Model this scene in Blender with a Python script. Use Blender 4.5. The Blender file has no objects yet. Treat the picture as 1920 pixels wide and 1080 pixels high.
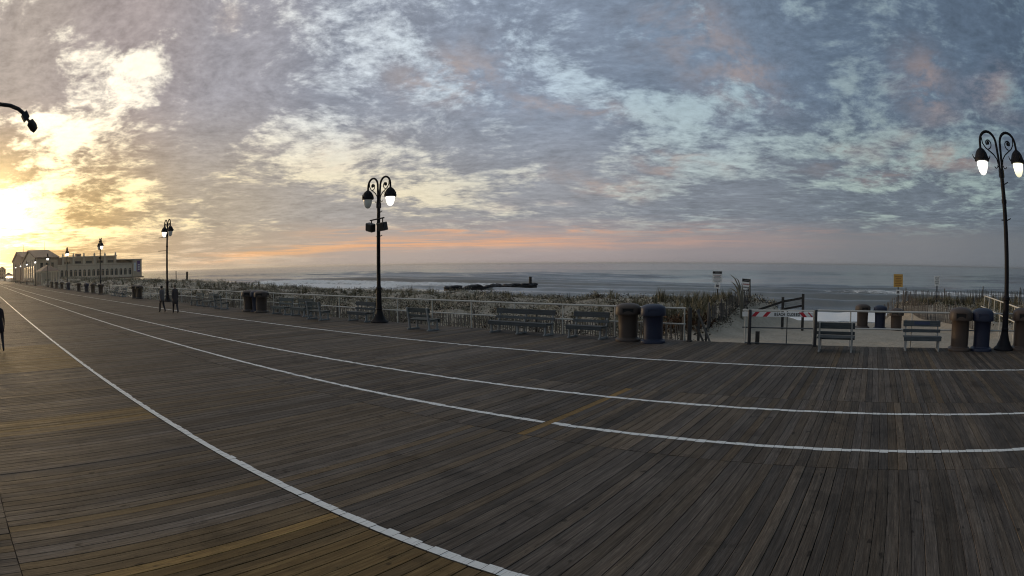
import bpy, bmesh, math, random
import numpy as np
from mathutils import Vector, Matrix

R = math.radians
scene = bpy.context.scene
COL = scene.collection
rng = random.Random(7)
nrg = np.random.default_rng(11)

# ---------------------------------------------------------------- camera
CAM_H = 2.6
cam = bpy.data.cameras.new('camera')
cam_o = bpy.data.objects.new('camera', cam)
COL.objects.link(cam_o)
cam.sensor_width = 36.0
cam.sensor_fit = 'HORIZONTAL'
cam.type = 'PANO'                       # wide webcam lens, barrel distortion
A1, A3 = 0.8482372, 0.11701268          # angle = A1*r + A3*r^3, r in units of 1000 photo pixels
S = 1.92 / 36.0
cy = cam
cy.panorama_type = 'FISHEYE_LENS_POLYNOMIAL'
cy.fisheye_fov = R(175)
cy.fisheye_polynomial_k0 = 0.0
cy.fisheye_polynomial_k1 = -A1 * S
cy.fisheye_polynomial_k2 = 0.0
cy.fisheye_polynomial_k3 = -A3 * S ** 3
cy.fisheye_polynomial_k4 = 0.0
cam.clip_start = 0.05
cam.clip_end = 90000.0
YAW, PIT, ROL = 0.60772387, -0.03906984, -0.0080214
cam_o.matrix_world = (Matrix.Translation((0, 0, CAM_H)) @ Matrix.Rotation(YAW, 4, 'Z')
                      @ Matrix.Rotation(math.pi / 2 + PIT, 4, 'X') @ Matrix.Rotation(ROL, 4, 'Z'))
scene.camera = cam_o

# ---------------------------------------------------------------- exposure
scene.view_settings.view_transform = 'Standard'
scene.view_settings.look = 'None'
scene.view_settings.exposure = 0.0
scene.view_settings.gamma = 1.0
scene.render.engine = 'CYCLES'
scene.cycles.max_bounces = 6
scene.cycles.diffuse_bounces = 3
scene.cycles.glossy_bounces = 3
scene.cycles.transparent_max_bounces = 6
scene.cycles.use_denoising = True
scene.cycles.pixel_filter_type = 'BLACKMAN_HARRIS'
scene.cycles.filter_width = 1.1
scene.cycles.use_adaptive_sampling = True
scene.cycles.adaptive_threshold = 0.01


# ---------------------------------------------------------------- node helper
def lin(c):
    """sRGB 0..255 -> linear"""
    o = []
    for v in c:
        v = v / 255.0
        o.append(v / 12.92 if v <= 0.04045 else ((v + 0.055) / 1.055) ** 2.4)
    return tuple(o)


class N:
    def __init__(self, tree):
        self.t = tree
        self.n = tree.nodes
        self.l = tree.links

    def new(self, typ, **kw):
        nd = self.n.new(typ)
        for k, v in kw.items():
            setattr(nd, k, v)
        return nd

    def put(self, sock, v):
        if v is None:
            return
        if hasattr(v, 'is_output') or isinstance(v, bpy.types.NodeSocket):
            self.l.new(v, sock)
        else:
            if sock.type == 'RGBA' and hasattr(v, '__len__') and len(v) == 3:
                v = (*v, 1.0)
            sock.default_value = v

    def m(self, op, a, b=None, c=None, clamp=False):
        nd = self.new('ShaderNodeMath', operation=op, use_clamp=clamp)
        for s, v in zip(nd.inputs, (a, b, c)):
            self.put(s, v)
        return nd.outputs[0]

    def v(self, op, a, b=None, c=None):
        nd = self.new('ShaderNodeVectorMath', operation=op)
        if op == 'SCALE':
            self.put(nd.inputs[0], a)
            self.put(nd.inputs['Scale'], b)
        else:
            for s, q in zip(nd.inputs, (a, b, c)):
                self.put(s, q)
        return nd.outputs['Value'] if op in ('DOT_PRODUCT', 'LENGTH', 'DISTANCE') else nd.outputs[0]

    def xyz(self, a, b, c):
        nd = self.new('ShaderNodeCombineXYZ')
        for s, q in zip(nd.inputs, (a, b, c)):
            self.put(s, q)
        return nd.outputs[0]

    def sep(self, a):
        nd = self.new('ShaderNodeSeparateXYZ')
        self.put(nd.inputs[0], a)
        return nd.outputs

    def noise(self, vec, scale, detail=4, rough=0.55, dist=0.0, lac=2.0, dim='3D'):
        nd = self.new('ShaderNodeTexNoise', noise_dimensions=dim)
        self.put(nd.inputs['Vector'], vec)
        nd.inputs['Scale'].default_value = scale
        nd.inputs['Detail'].default_value = detail
        nd.inputs['Roughness'].default_value = rough
        nd.inputs['Lacunarity'].default_value = lac
        nd.inputs['Distortion'].default_value = dist
        return nd.outputs

    def ramp(self, fac, stops, interp='LINEAR'):
        nd = self.new('ShaderNodeValToRGB')
        self.put(nd.inputs[0], fac)
        cr = nd.color_ramp
        cr.interpolation = interp
        while len(cr.elements) > 1:
            cr.elements.remove(cr.elements[-1])
        first = True
        for pos, c in stops:
            if not hasattr(c, '__len__'):
                c = (c, c, c)
            if first:
                e = cr.elements[0]
                e.position = pos
                first = False
            else:
                e = cr.elements.new(pos)
            e.color = (*c[:3], 1.0)
        return nd.outputs[0]

    def mr(self, val, a, b, c=0.0, d=1.0, smooth=True):
        nd = self.new('ShaderNodeMapRange', interpolation_type='SMOOTHSTEP' if smooth else 'LINEAR')
        self.put(nd.inputs['Value'], val)
        for k, q in zip(('From Min', 'From Max', 'To Min', 'To Max'), (a, b, c, d)):
            self.put(nd.inputs[k], q)
        return nd.outputs[0]

    def mix(self, fac, a, b, blend='MIX'):
        nd = self.new('ShaderNodeMix', data_type='RGBA', blend_type=blend)
        self.put(nd.inputs['Factor'], fac)
        self.put(nd.inputs['A'] if False else nd.inputs[6], a)
        self.put(nd.inputs[7], b)
        return nd.outputs[2]


# ---------------------------------------------------------------- world
SUN_AZ, SUN_EL = -89.0, 4.2     # degrees from +Y towards +X
world = bpy.data.worlds.new('World')
scene.world = world
world.use_nodes = True
world.cycles.sampling_method = 'MANUAL'
world.cycles.sample_map_resolution = 512
wt = world.node_tree
wt.nodes.clear()
k = N(wt)
wout = k.new('ShaderNodeOutputWorld')
bg = k.new('ShaderNodeBackground')
wt.links.new(bg.outputs[0], wout.inputs[0])
tc = k.new('ShaderNodeTexCoord')
D = tc.outputs['Generated']
dx, dy, dz = k.sep(D)
DEG = 180 / math.pi
az = k.m('MULTIPLY', k.m('ARCTAN2', dx, dy), DEG)
el = k.m('MULTIPLY', k.m('ARCSINE', dz), DEG)
# wrapped distance in azimuth from the sun, 0..180
daz = k.m('ABSOLUTE', k.m('WRAP', k.m('SUBTRACT', az, SUN_AZ), 180.0, -180.0))
u = k.m('DIVIDE', daz, 180.0)
zc = k.m('MAXIMUM', dz, 0.0)
# puffs keep their shape overhead and flatten towards the horizon
Pp = k.xyz(dx, dy, k.m('MULTIPLY', k.m('LOGARITHM', k.m('ADD', zc, 0.040), 2.718), 0.56))
warp = k.v('SUBTRACT', k.noise(Pp, 2.6, 2, 0.5)[1], (0.5, 0.5, 0.5))
Pw = k.v('MULTIPLY_ADD', warp, (0.16, 0.16, 0.10), Pp)
# broad decks of cloud, rolls inside them, fine ripples
nA = k.noise(Pw, 3.9, 6, 0.60)[0]
nB = k.noise(k.v('MULTIPLY', Pw, (1.0, 1.0, 1.15)), 15.0, 5, 0.64, 0.1)[0]
nC = k.noise(k.v('MULTIPLY', Pw, (1.0, 1.0, 1.5)), 46.0, 4, 0.66, 0.1)[0]
nD = k.noise(k.v('ADD', Pp, (31.0, 7.0, 3.0)), 2.4, 3, 0.5)[0]
t = k.m('ADD', k.m('MULTIPLY', nA, 0.52), k.m('MULTIPLY_ADD', nB, 0.36, k.m('MULTIPLY', nC, 0.18)))
# where the deck is thicker (+) or breaks up (-) : az, el, half widths, weight
AE = k.xyz(az, el, 0.0)
wob = k.v('SUBTRACT', k.noise(Pp, 5.5, 3, 0.62)[1], (0.5, 0.5, 0.5))
AEw = k.v('MULTIPLY_ADD', wob, (15.0, 8.0, 0.0), AE)
BL = [(-81, 13.0, 8, 2.6, -0.125), (-72.5, 18.5, 3.0, 3.2, -0.14), (-71, 7.2, 4.2, 1.6, -0.14),
      (-88, 7.0, 8, 2.4, -0.08), (-63, 17, 5, 4.5, 0.13), (-77, 25, 12, 3.0, 0.13), (-91, 18.5, 6, 4, 0.13), (-90, 10.5, 5, 1.3, 0.10),
      (-66, 9.8, 3.5, 2.0, 0.08), (-56, 11.5, 6, 3, -0.06), (-56, 5.5, 14, 2.2, 0.06),
      (-50, 22, 7, 4, -0.03), (-38, 17, 10, 5, 0.05), (-30, 11, 13, 3.0, 0.07), (-43, 7.3, 7, 1.2, -0.10),
      (-20, 14.5, 5, 2.5, -0.10), (-3, 11.2, 7, 1.4, -0.085), (1, 7.2, 10, 0.9, -0.095), (10, 9.5, 5, 1.2, -0.05),
      (-10, 20, 14, 4.5, 0.08), (8, 16, 9, 4, 0.08), (-7, 7.0, 6, 0.9, 0.05), (17, 22, 9, 5, 0.07),
      (-28, 6.8, 5, 0.9, -0.08), (-14, 5, 30, 1.4, 0.07), (-36, 12.0, 2.5, 0.8, -0.06)]
acc = None
for a0, e0, sa, se, wgt in BL:
    q = k.v('MULTIPLY_ADD', AEw, (1 / sa, 1 / se, 0), (-a0 / sa, -e0 / se, 0))
    g = k.m('POWER', 0.36788, k.v('DOT_PRODUCT', q, q))
    acc = k.m('MULTIPLY', g, wgt) if acc is None else k.m('MULTIPLY_ADD', g, wgt, acc)
tt = k.m('ADD', t, acc)
T = k.mr(tt, 0.425, 0.575)


def az_ramp(stops):
    return k.ramp(u, [(min(1.0, max(0.0, a / 180.0)), lin(c)) for a, c in stops], 'EASE')


dark_hi = az_ramp([(0, (176, 164, 156)), (14, (168, 157, 156)), (27, (158, 156, 163)), (40, (146, 153, 167)),
                   (56, (134, 146, 164)), (72, (117, 132, 151)), (90, (97, 113, 132)), (115, (84, 100, 119)), (180, (70, 84, 102))])
brit_hi = az_ramp([(0, (236, 228, 208)), (14, (242, 234, 216)), (25, (230, 226, 216)), (38, (204, 213, 221)),
                   (56, (184, 201, 214)), (72, (160, 180, 190)), (90, (138, 155, 162)), (115, (116, 137, 147)), (180, (100, 124, 138))])
dark_lo = az_ramp([(0, (208, 164, 98)), (12, (196, 166, 120)), (25, (178, 165, 148)), (40, (164, 159, 156)),
                   (56, (148, 150, 156)), (72, (126, 133, 143)), (90, (108, 118, 129)), (115, (96, 107, 119)), (180, (82, 92, 103))])
brit_lo = az_ramp([(0, (255, 230, 140)), (12, (255, 228, 150)), (25, (236, 216, 168)), (40, (228, 214, 182)),
                   (56, (206, 202, 188)), (72, (174, 186, 186)), (90, (160, 177, 173)), (115, (130, 150, 152)), (180, (106, 124, 132))])
horiz = az_ramp([(0, (235, 180, 90)), (14, (196, 168, 130)), (27, (182, 164, 144)), (42, (178, 164, 156)),
                 (58, (166, 154, 153)), (74, (144, 138, 141)), (90, (122, 124, 129)), (115, (100, 108, 116)), (180, (84, 92, 100))])
elf = k.mr(el, 5.0, 17.0)
dark = k.mix(elf, dark_lo, dark_hi)
brit = k.mix(elf, brit_lo, brit_hi)
# texture inside the thick decks as well
shade = k.m('MULTIPLY_ADD', k.m('SUBTRACT', nB, 0.5), -0.75, k.m('MULTIPLY_ADD', k.m('SUBTRACT', nC, 0.5), -0.8, 1.0))
dark = k.v('SCALE', dark, k.m('MAXIMUM', shade, 0.62))
brit = k.v('SCALE', brit, k.m('MULTIPLY_ADD', k.m('SUBTRACT', nC, 0.5), -0.5, 1.0))
c = k.mix(T, brit, dark)
# sunlit undersides, peach
peach = k.m('MULTIPLY', k.mr(nD, 0.60, 0.72), k.m('MULTIPLY', k.mr(tt, 0.40, 0.50), k.mr(tt, 0.66, 0.52)))
PB = [(-41, 17.5, 5.5, 2.6, 0.7), (-11.5, 17.6, 3.6, 2.4, 0.7), (-17, 22, 4, 4, 0.5), (8, 17.3, 3.6, 2.0, 0.7), (-26, 7.1, 4.5, 0.9, 0.8),
      (-31, 14.2, 5, 1.0, 0.6), (-52, 10, 4, 1.5, 0.4), (11, 10.2, 4.5, 1.2, 0.8), (-19, 9.2, 4.5, 0.6, 0.7), (1, 8.8, 6, 0.7, 0.5)]
for a0, e0, sa, se, wgt in PB:
    q = k.v('MULTIPLY_ADD', AEw, (1 / sa, 1 / se, 0), (-a0 / sa, -e0 / se, 0))
    g = k.m('POWER', 0.36788, k.v('DOT_PRODUCT', q, q))
    peach = k.m('MULTIPLY_ADD', k.m('MULTIPLY', g, wgt), k.mr(nB, 0.36, 0.62), peach)
peach = k.m('MINIMUM', peach, 1.0)
peach = k.m('MULTIPLY', peach, k.mr(el, 1.5, 5.0))
c = k.mix(k.m('MULTIPLY', peach, 0.45), c, az_ramp([(0, (250, 205, 130)), (30, (232, 200, 170)), (60, (226, 192, 168)), (90, (202, 170, 152)), (130, (150, 132, 132)), (180, (120, 110, 116))]))
# low bank over the sea, with the salmon streak along its top
nH = k.noise(k.xyz(k.m('MULTIPLY', az, 0.16), k.m('MULTIPLY', el, 1.7), 0.0), 1.0, 5, 0.62, 0.5)[0]
bankline = k.m('MULTIPLY_ADD', k.m('SUBTRACT', nH, 0.5), 2.2, 3.3)
bank = k.mr(el, k.m('ADD', bankline, 1.4), k.m('SUBTRACT', bankline, 1.0))
c = k.mix(k.m('MULTIPLY', bank, k.mr(daz, 8.0, 26.0, 0.35, 1.0)), c, horiz)
st_el = k.m('MINIMUM', k.m('MULTIPLY_ADD', k.m('SUBTRACT', daz, 26.0), 0.065, 0.95), 1.95)
sx = k.m('DIVIDE', k.m('SUBTRACT', k.m('MULTIPLY_ADD', k.m('SUBTRACT', nH, 0.5), 1.3, el), st_el), 0.52)
st = k.m('POWER', 0.36788, k.m('MULTIPLY', sx, sx))
nS = k.noise(k.xyz(k.m('MULTIPLY', az, 0.075), k.m('MULTIPLY', el, 2.6), 9.0), 1.0, 5, 0.65, 0.4)[0]
st = k.m('MULTIPLY', st, k.m('MULTIPLY', k.mr(nS, 0.34, 0.58), k.m('MULTIPLY', k.mr(daz, 20.0, 30.0), k.mr(daz, 96.0, 50.0))))
sx2 = k.m('DIVIDE', k.m('SUBTRACT', k.m('MULTIPLY_ADD', k.m('SUBTRACT', nS, 0.5), 1.6, el), 3.0), 0.34)
st2 = k.m('MULTIPLY', k.m('POWER', 0.36788, k.m('MULTIPLY', sx2, sx2)), k.m('MULTIPLY', k.mr(nH, 0.44, 0.62), k.m('MULTIPLY', k.mr(daz, 30.0, 44.0), k.mr(daz, 104.0, 60.0))))
st = k.m('MAXIMUM', st, k.m('MULTIPLY', st2, 0.8))
c = k.mix(k.m('MULTIPLY', st, 0.85), c, az_ramp([(0, (255, 200, 120)), (30, (240, 184, 132)), (50, (232, 172, 130)), (72, (196, 154, 138)), (95, (150, 132, 130)), (180, (120, 110, 112))]))
# glow of the hidden sun
sd = (math.sin(R(SUN_AZ)) * math.cos(R(SUN_EL)), math.cos(R(SUN_AZ)) * math.cos(R(SUN_EL)), math.sin(R(SUN_EL)))
cosang = k.v('DOT_PRODUCT', D, sd)
ang = k.m('MULTIPLY', k.m('ARCCOSINE', k.m('MINIMUM', cosang, 1.0)), DEG)
g1 = k.m('DIVIDE', ang, 4.6)
g1 = k.m('MULTIPLY', k.m('POWER', 0.36788, k.m('MULTIPLY', g1, g1)), 1.5)
g2 = k.m('MULTIPLY', k.m('POWER', 0.36788, k.m('DIVIDE', ang, 6.5)), k.m('MULTIPLY_ADD', T, -0.85, 1.0))
g2 = k.m('MULTIPLY', g2, 0.42)
c = k.v('MULTIPLY_ADD', (1.0, 0.82, 0.42), k.m('ADD', g1, g2), c)
thin = k.m('MULTIPLY', k.m('SUBTRACT', 1.0, T), k.m('POWER', 0.36788, k.m('DIVIDE', ang, 16.0)))
c = k.v('MULTIPLY_ADD', (1.0, 0.93, 0.76), k.m('MULTIPLY', thin, 0.8), c)
# clear air behind the clouds
sky = k.new('ShaderNodeTexSky', sky_type='NISHITA')
sky.sun_disc = False
sky.sun_elevation = R(SUN_EL)
sky.sun_rotation = R(SUN_AZ)
sky.dust_density = 2.0
clear = k.v('SCALE', sky.outputs[0], k.m('MULTIPLY_ADD', T, -0.006, 0.009))
c = k.v('ADD', c, clear)
wt.links.new(c, bg.inputs['Color'])
bg.inputs['Strength'].default_value = 1.0

# ---------------------------------------------------------------- sun, veiled by the cloud deck
sun = bpy.data.lights.new('sun', 'SUN')
sun.energy = 1.3
sun.angle = R(12)
sun.color = (1.0, 0.72, 0.42)
sun_o = bpy.data.objects.new('sun', sun)
COL.objects.link(sun_o)
sun_o.rotation_euler = Vector(sd).to_track_quat('Z', 'Y').to_euler()


# ================================================================ materials
def mat(name, build):
    m = bpy.data.materials.new(name)
    m.use_nodes = True
    t = m.node_tree
    t.nodes.clear()
    q = N(t)
    out = q.new('ShaderNodeOutputMaterial')
    p = q.new('ShaderNodeBsdfPrincipled')
    t.links.new(p.outputs[0], out.inputs[0])
    build(q, p, out)
    return m


def pos(q):
    return q.new('ShaderNodeNewGeometry').outputs['Position']


def objc(q):
    return q.new('ShaderNodeTexCoord').outputs['Object']


def bump(q, p, h, strength=0.5, dist=0.01):
    b = q.new('ShaderNodeBump')
    b.inputs['Strength'].default_value = strength
    b.inputs['Distance'].default_value = dist
    q.put(b.inputs['Height'], h)
    q.l.new(b.outputs[0], p.inputs['Normal'])


def simple(name, col, rough=0.5, metal=0.0, var=0.18, scale=6.0, spec=0.5, bstr=0.0):
    def f(q, p, out):
        n = q.noise(objc(q), scale, 5, 0.6)[0]
        n2 = q.noise(objc(q), scale * 9, 3, 0.6)[0]
        s = q.m('MULTIPLY_ADD', q.m('SUBTRACT', n, 0.5), 2 * var, q.m('MULTIPLY_ADD', q.m('SUBTRACT', n2, 0.5), var, 1.0))
        q.put(p.inputs['Base Color'], q.v('SCALE', col, s))
        q.put(p.inputs['Roughness'], q.m('MULTIPLY_ADD', q.m('SUBTRACT', n, 0.5), 0.3, rough))
        p.inputs['Metallic'].default_value = metal
        p.inputs['Specular IOR Level'].default_value = spec
        if bstr:
            bump(q, p, n2, bstr, 0.01)
    return mat(name, f)


def attr(q, name):
    nd = q.new('ShaderNodeAttribute', attribute_name=name)
    return nd.outputs['Fac']


def m_deck(q, p, out):
    P = pos(q)
    rnd = q.new('ShaderNodeObjectInfo').outputs['Random']
    seed = q.m('ADD', attr(q, 'seed'), q.m('MULTIPLY', rnd, 7.0))
    px, py, pz = q.sep(P)
    G = q.xyz(q.m('MULTIPLY', px, 1.0), py, q.m('MULTIPLY', seed, 40.0))
    g1 = q.noise(q.v('MULTIPLY', G, (42.0, 1.3, 1.0)), 1.0, 5, 0.70, 0.6)[0]
    g2 = q.noise(q.v('MULTIPLY', G, (120.0, 5.0, 1.0)), 1.0, 4, 0.7)[0]
    big = q.noise(P, 0.55, 4, 0.6)[0]
    mid = q.noise(q.v('MULTIPLY', P, (1.6, 0.5, 1.0)), 2.0, 4, 0.6)[0]
    kn = q.noise(q.v('MULTIPLY', G, (9.0, 3.6, 1.0)), 1.0, 2, 0.4)[0]
    knots = q.mr(kn, 0.69, 0.76)
    tint = attr(q, 'tint')
    val = q.m('MULTIPLY', attr(q, 'val'), q.m('MULTIPLY_ADD', rnd, 0.16, 0.92))
    grey = q.ramp(q.m('MULTIPLY_ADD', g1, 0.75, q.m('MULTIPLY', big, 0.25)),
                  [(0.28, (0.030, 0.0245, 0.0205)), (0.5, (0.090, 0.0745, 0.0630)), (0.72, (0.185, 0.157, 0.134))])
    newc = q.ramp(g1, [(0.25, (0.085, 0.048, 0.018)), (0.5, (0.172, 0.106, 0.038)), (0.75, (0.26, 0.175, 0.068))])
    c = q.mix(tint, grey, newc)
    s = q.m('MULTIPLY_ADD', q.m('SUBTRACT', g2, 0.5), 1.5, 1.0)
    s = q.m('MULTIPLY', s, q.m('MULTIPLY_ADD', q.m('SUBTRACT', mid, 0.5), 0.9, 1.0))
    s = q.m('MULTIPLY', s, val)
    stain = q.noise(q.v('ADD', P, (13.0, 5.0, 0.0)), 0.9, 5, 0.68, 0.4)[0]
    s = q.m('MULTIPLY', s, q.m('MULTIPLY_ADD', q.mr(stain, 0.53, 0.68), -0.32, 1.06))
    s = q.m('MULTIPLY', s, q.m('MULTIPLY_ADD', knots, -0.6, 1.0))
    ox_, oy_, oz_ = q.sep(objc(q))
    nx_ = q.m('SUBTRACT', q.m('ABSOLUTE', ox_), 0.045)
    ny_ = q.m('SUBTRACT', q.m('FRACT', q.m('DIVIDE', q.m('ADD', oy_, 10.0), 0.60)), 0.5)
    nd_ = q.v('LENGTH', q.xyz(nx_, q.m('MULTIPLY', ny_, 0.60), 0.0))
    nail = q.m('MULTIPLY', q.mr(nd_, 0.0075, 0.0035), attr(q, 'single'))
    s = q.m('MULTIPLY', s, q.m('MULTIPLY_ADD', nail, -0.85, 1.0))
    c = q.v('SCALE', c, s)
    q.put(p.inputs['Base Color'], c)
    q.put(p.inputs['Roughness'], q.m('MULTIPLY_ADD', q.m('SUBTRACT', mid, 0.5), 0.4, 0.76))
    p.inputs['Specular IOR Level'].default_value = 0.15
    bump(q, p, q.m('ADD', g1, q.m('MULTIPLY', g2, 0.6)), 0.55, 0.006)


def m_paint(q, p, out):
    P = pos(q)
    n = q.noise(q.v('MULTIPLY', P, (34.0, 4.0, 1.0)), 1.0, 4, 0.65)[0]
    n2 = q.noise(P, 1.3, 4, 0.6)[0]
    w = q.mr(q.m('ADD', q.m('MULTIPLY', n, 0.65), q.m('MULTIPLY', n2, 0.35)), 0.50, 0.70)
    c = q.mix(q.m('MULTIPLY', w, 0.80), q.mix(n2, (0.72, 0.72, 0.69), (0.90, 0.90, 0.87)), (0.13, 0.115, 0.10))
    q.put(p.inputs['Base Color'], c)
    p.inputs['Roughness'].default_value = 0.55


def m_sand(q, p, out):
    P = pos(q)
    n = q.noise(P, 0.7, 5, 0.6)[0]
    f = q.noise(P, 5.0, 5, 0.65, 0.5)[0]
    ff = q.noise(P, 40.0, 3, 0.6)[0]
    c = q.ramp(q.m('MULTIPLY_ADD', n, 0.5, q.m('MULTIPLY', f, 0.5)), [(0.3, (0.34, 0.29, 0.225)), (0.7, (0.54, 0.475, 0.385))])
    s = q.m('MULTIPLY_ADD', q.m('SUBTRACT', ff, 0.5), 0.5, 1.0)
    c = q.v('SCALE', c, s)
    z = q.sep(P)[2]
    wet = q.mr(z, -2.9, -3.35)
    c = q.mix(wet, c, (0.075, 0.06, 0.046))
    q.put(p.inputs['Base Color'], c)
    q.put(p.inputs['Roughness'], q.m('MULTIPLY_ADD', wet, -0.7, 0.9))
    p.inputs['Specular IOR Level'].default_value = 0.25
    bump(q, p, q.m('MULTIPLY_ADD', f, 1.0, q.m('MULTIPLY', ff, 0.12)), 1.0, 0.10)


def m_sea(q, p, out):
    P = pos(q)
    foam = attr(q, 'foam')
    n = q.noise(q.v('MULTIPLY', P, (0.30, 1.0, 1.0)), 1.5, 5, 0.65, 0.8)[0]
    nb = q.noise(q.v('MULTIPLY', P, (0.12, 0.5, 1.0)), 1.0, 4, 0.6)[0]
    fm = q.mr(q.m('MULTIPLY_ADD', n, 0.9, q.m('SUBTRACT', foam, 0.62)), 0.30, 0.55)
    q.put(p.inputs['Base Color'], q.mix(fm, (0.16, 0.162, 0.155), (0.88, 0.88, 0.87)))
    y_ = q.sep(P)[1]
    far = q.m('DIVIDE', 1.0, q.m('ADD', 1.0, q.m('POWER', q.m('DIVIDE', y_, 190.0), 1.6)))
    q.put(p.inputs['Roughness'], q.m('MULTIPLY_ADD', fm, 0.6, q.m('MULTIPLY_ADD', far, -0.06, 0.20)))
    p.inputs['IOR'].default_value = 1.333
    h = q.m('ADD', q.m('MULTIPLY', n, 0.16), q.m('MULTIPLY', nb, 0.5))
    bump(q, p, q.m('MULTIPLY', h, far), 0.28, 0.6)


def m_leaf(name, stops):
    def f(q, p, out):
        a = attr(q, 'seed')
        P = pos(q)
        n = q.noise(P, 0.35, 3, 0.6)[0]
        n2 = q.noise(P, 2.2, 3, 0.6)[0]
        c = q.ramp(q.m('MULTIPLY_ADD', a, 0.6, q.m('MULTIPLY_ADD', n, 0.5, q.m('MULTIPLY_ADD', n2, 0.5, -0.3))), stops)
        q.put(p.inputs['Base Color'], c)
        p.inputs['Roughness'].default_value = 0.7
        p.inputs['Specular IOR Level'].default_value = 0.2
    return mat(name, f)


def m_stucco(name, a, b):
    def f(q, p, out):
        P = pos(q)
        n = q.noise(q.v('MULTIPLY', P, (1, 1, 0.35)), 0.8, 5, 0.65)[0]
        q.put(p.inputs['Base Color'], q.mix(q.mr(n, 0.3, 0.7), a, b))
        p.inputs['Roughness'].default_value = 0.85
        bump(q, p, q.noise(P, 8.0, 4, 0.6)[0], 0.3, 0.03)
    return mat(name, f)


def m_timber(name, a, b, axis=(12, 12, 1.0)):
    def f(q, p, out):
        C = objc(q)
        n = q.noise(q.v('MULTIPLY', C, axis), 3.0, 5, 0.65, 0.5)[0]
        rnd = q.new('ShaderNodeObjectInfo').outputs['Random']
        c = q.mix(q.mr(n, 0.3, 0.7), a, b)
        q.put(p.inputs['Base Color'], q.v('SCALE', c, q.m('MULTIPLY_ADD', rnd, 0.5, 0.75)))
        p.inputs['Roughness'].default_value = 0.8
        bump(q, p, n, 0.5, 0.01)
    return mat(name, f)


def m_globe(name, strength, col):
    def f(q, p, out):
        C = objc(q)
        z = q.sep(C)[2]
        p.inputs['Base Color'].default_value = (0.8, 0.78, 0.72, 1)
        p.inputs['Roughness'].default_value = 0.25
        p.inputs['Emission Color'].default_value = (*col, 1)
        q.put(p.inputs['Emission Strength'], q.mr(z, 5.52, 5.95, strength * 0.35, strength, False))
    return mat(name, f)


M = {}
M['deck'] = mat('deck_boards', m_deck)
M['paint'] = mat('line_paint', m_paint)
M['sand'] = mat('sand', m_sand)
M['sea'] = mat('sea_water', m_sea)
M['under'] = simple('deck_shadow_timber', (0.02, 0.017, 0.015), 0.9)
M['leaf'] = m_leaf('dune_leaf', [(0.20, (0.022, 0.019, 0.012)), (0.38, (0.058, 0.052, 0.034)), (0.46, (0.26, 0.235, 0.175)), (0.70, (0.54, 0.50, 0.40))])
M['grass'] = m_leaf('dune_grass_blade', [(0.15, (0.06, 0.055, 0.034)), (0.45, (0.16, 0.145, 0.09)), (0.8, (0.38, 0.33, 0.22))])
M['rust'] = m_leaf('rust_leaf', [(0.2, (0.04, 0.022, 0.014)), (0.6, (0.11, 0.06, 0.032)), (0.95, (0.18, 0.11, 0.06))])
M['iron'] = simple('lamp_iron', (0.007, 0.006, 0.009), 0.6, 0.0, 0.3, 5.0, 0.22)
M['ironw'] = simple('black_paint', (0.014, 0.013, 0.017), 0.5)
M['globe'] = m_globe('lit_globe', 3.2, (1.0, 0.96, 0.86))
M['globe_y'] = m_globe('lit_globe_warm', 2.2, (1.0, 0.93, 0.62))
M['globe_off'] = m_globe('unlit_globe', 0.0, (0, 0, 0))
M['galv'] = simple('galvanised_tube', (0.58, 0.56, 0.51), 0.5, 0.0, 0.15, 4.0)
M['galv_d'] = simple('dark_tube', (0.10, 0.10, 0.10), 0.55, 0.2)
M['slat'] = m_timber('bench_slat_paint', (0.045, 0.054, 0.060), (0.085, 0.098, 0.105), (1.0, 10, 10))
M['slat_g'] = m_timber('bench_slat_green', (0.06, 0.07, 0.066), (0.12, 0.135, 0.128), (1.0, 10, 10))
M['leg'] = simple('bench_frame_paint', (0.32, 0.325, 0.32), 0.65, 0.0, 0.25, 5.0)
M['plate'] = simple('plaque_blue', (0.03, 0.04, 0.09), 0.4)
M['can_br'] = simple('can_brown', (0.066, 0.044, 0.033), 0.55, 0.0, 0.12, 3.0)
M['can_bl'] = simple('can_blue', (0.013, 0.018, 0.044), 0.5, 0.0, 0.12, 3.0)
M['dark'] = simple('slot_shade', (0.008, 0.007, 0.007), 0.8)  # near-black colour for the shade inside the can slots
M['white'] = simple('white_sign', (0.80, 0.80, 0.78), 0.45, 0.0, 0.06)
M['red'] = simple('red_sheeting', (0.50, 0.02, 0.035), 0.4, 0.0, 0.08)
M['black'] = simple('black_print', (0.008, 0.008, 0.009), 0.5)
M['grey_print'] = simple('grey_print', (0.14, 0.13, 0.13), 0.5)
M['redprint'] = simple('faded_red_print', (0.35, 0.14, 0.14), 0.5)
M['yellow'] = simple('yellow_sign', (0.62, 0.36, 0.08), 0.45, 0.0, 0.08)
M['orange_print'] = simple('orange_print', (0.30, 0.12, 0.03), 0.5)
M['picket'] = m_timber('weathered_picket', (0.10, 0.088, 0.076), (0.22, 0.195, 0.17))
M['reed'] = simple('reed_plume', (0.20, 0.18, 0.135), 0.8)
M['picket_d'] = m_timber('weathered_picket_dark', (0.055, 0.05, 0.05), (0.11, 0.10, 0.095))
M['wire'] = simple('fence_wire', (0.08, 0.075, 0.07), 0.6, 0.6)
M['timber'] = m_timber('dark_timber', (0.022, 0.019, 0.017), (0.055, 0.047, 0.042))
M['timber_g'] = m_timber('grey_timber', (0.06, 0.055, 0.05), (0.13, 0.12, 0.11))
M['board'] = m_timber('pale_board', (0.34, 0.34, 0.33), (0.52, 0.52, 0.51), (1, 10, 10))
M['rock'] = simple('groin_rock', (0.022, 0.021, 0.024), 0.7, 0.0, 0.4, 1.5, 0.4, 0.8)
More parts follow.
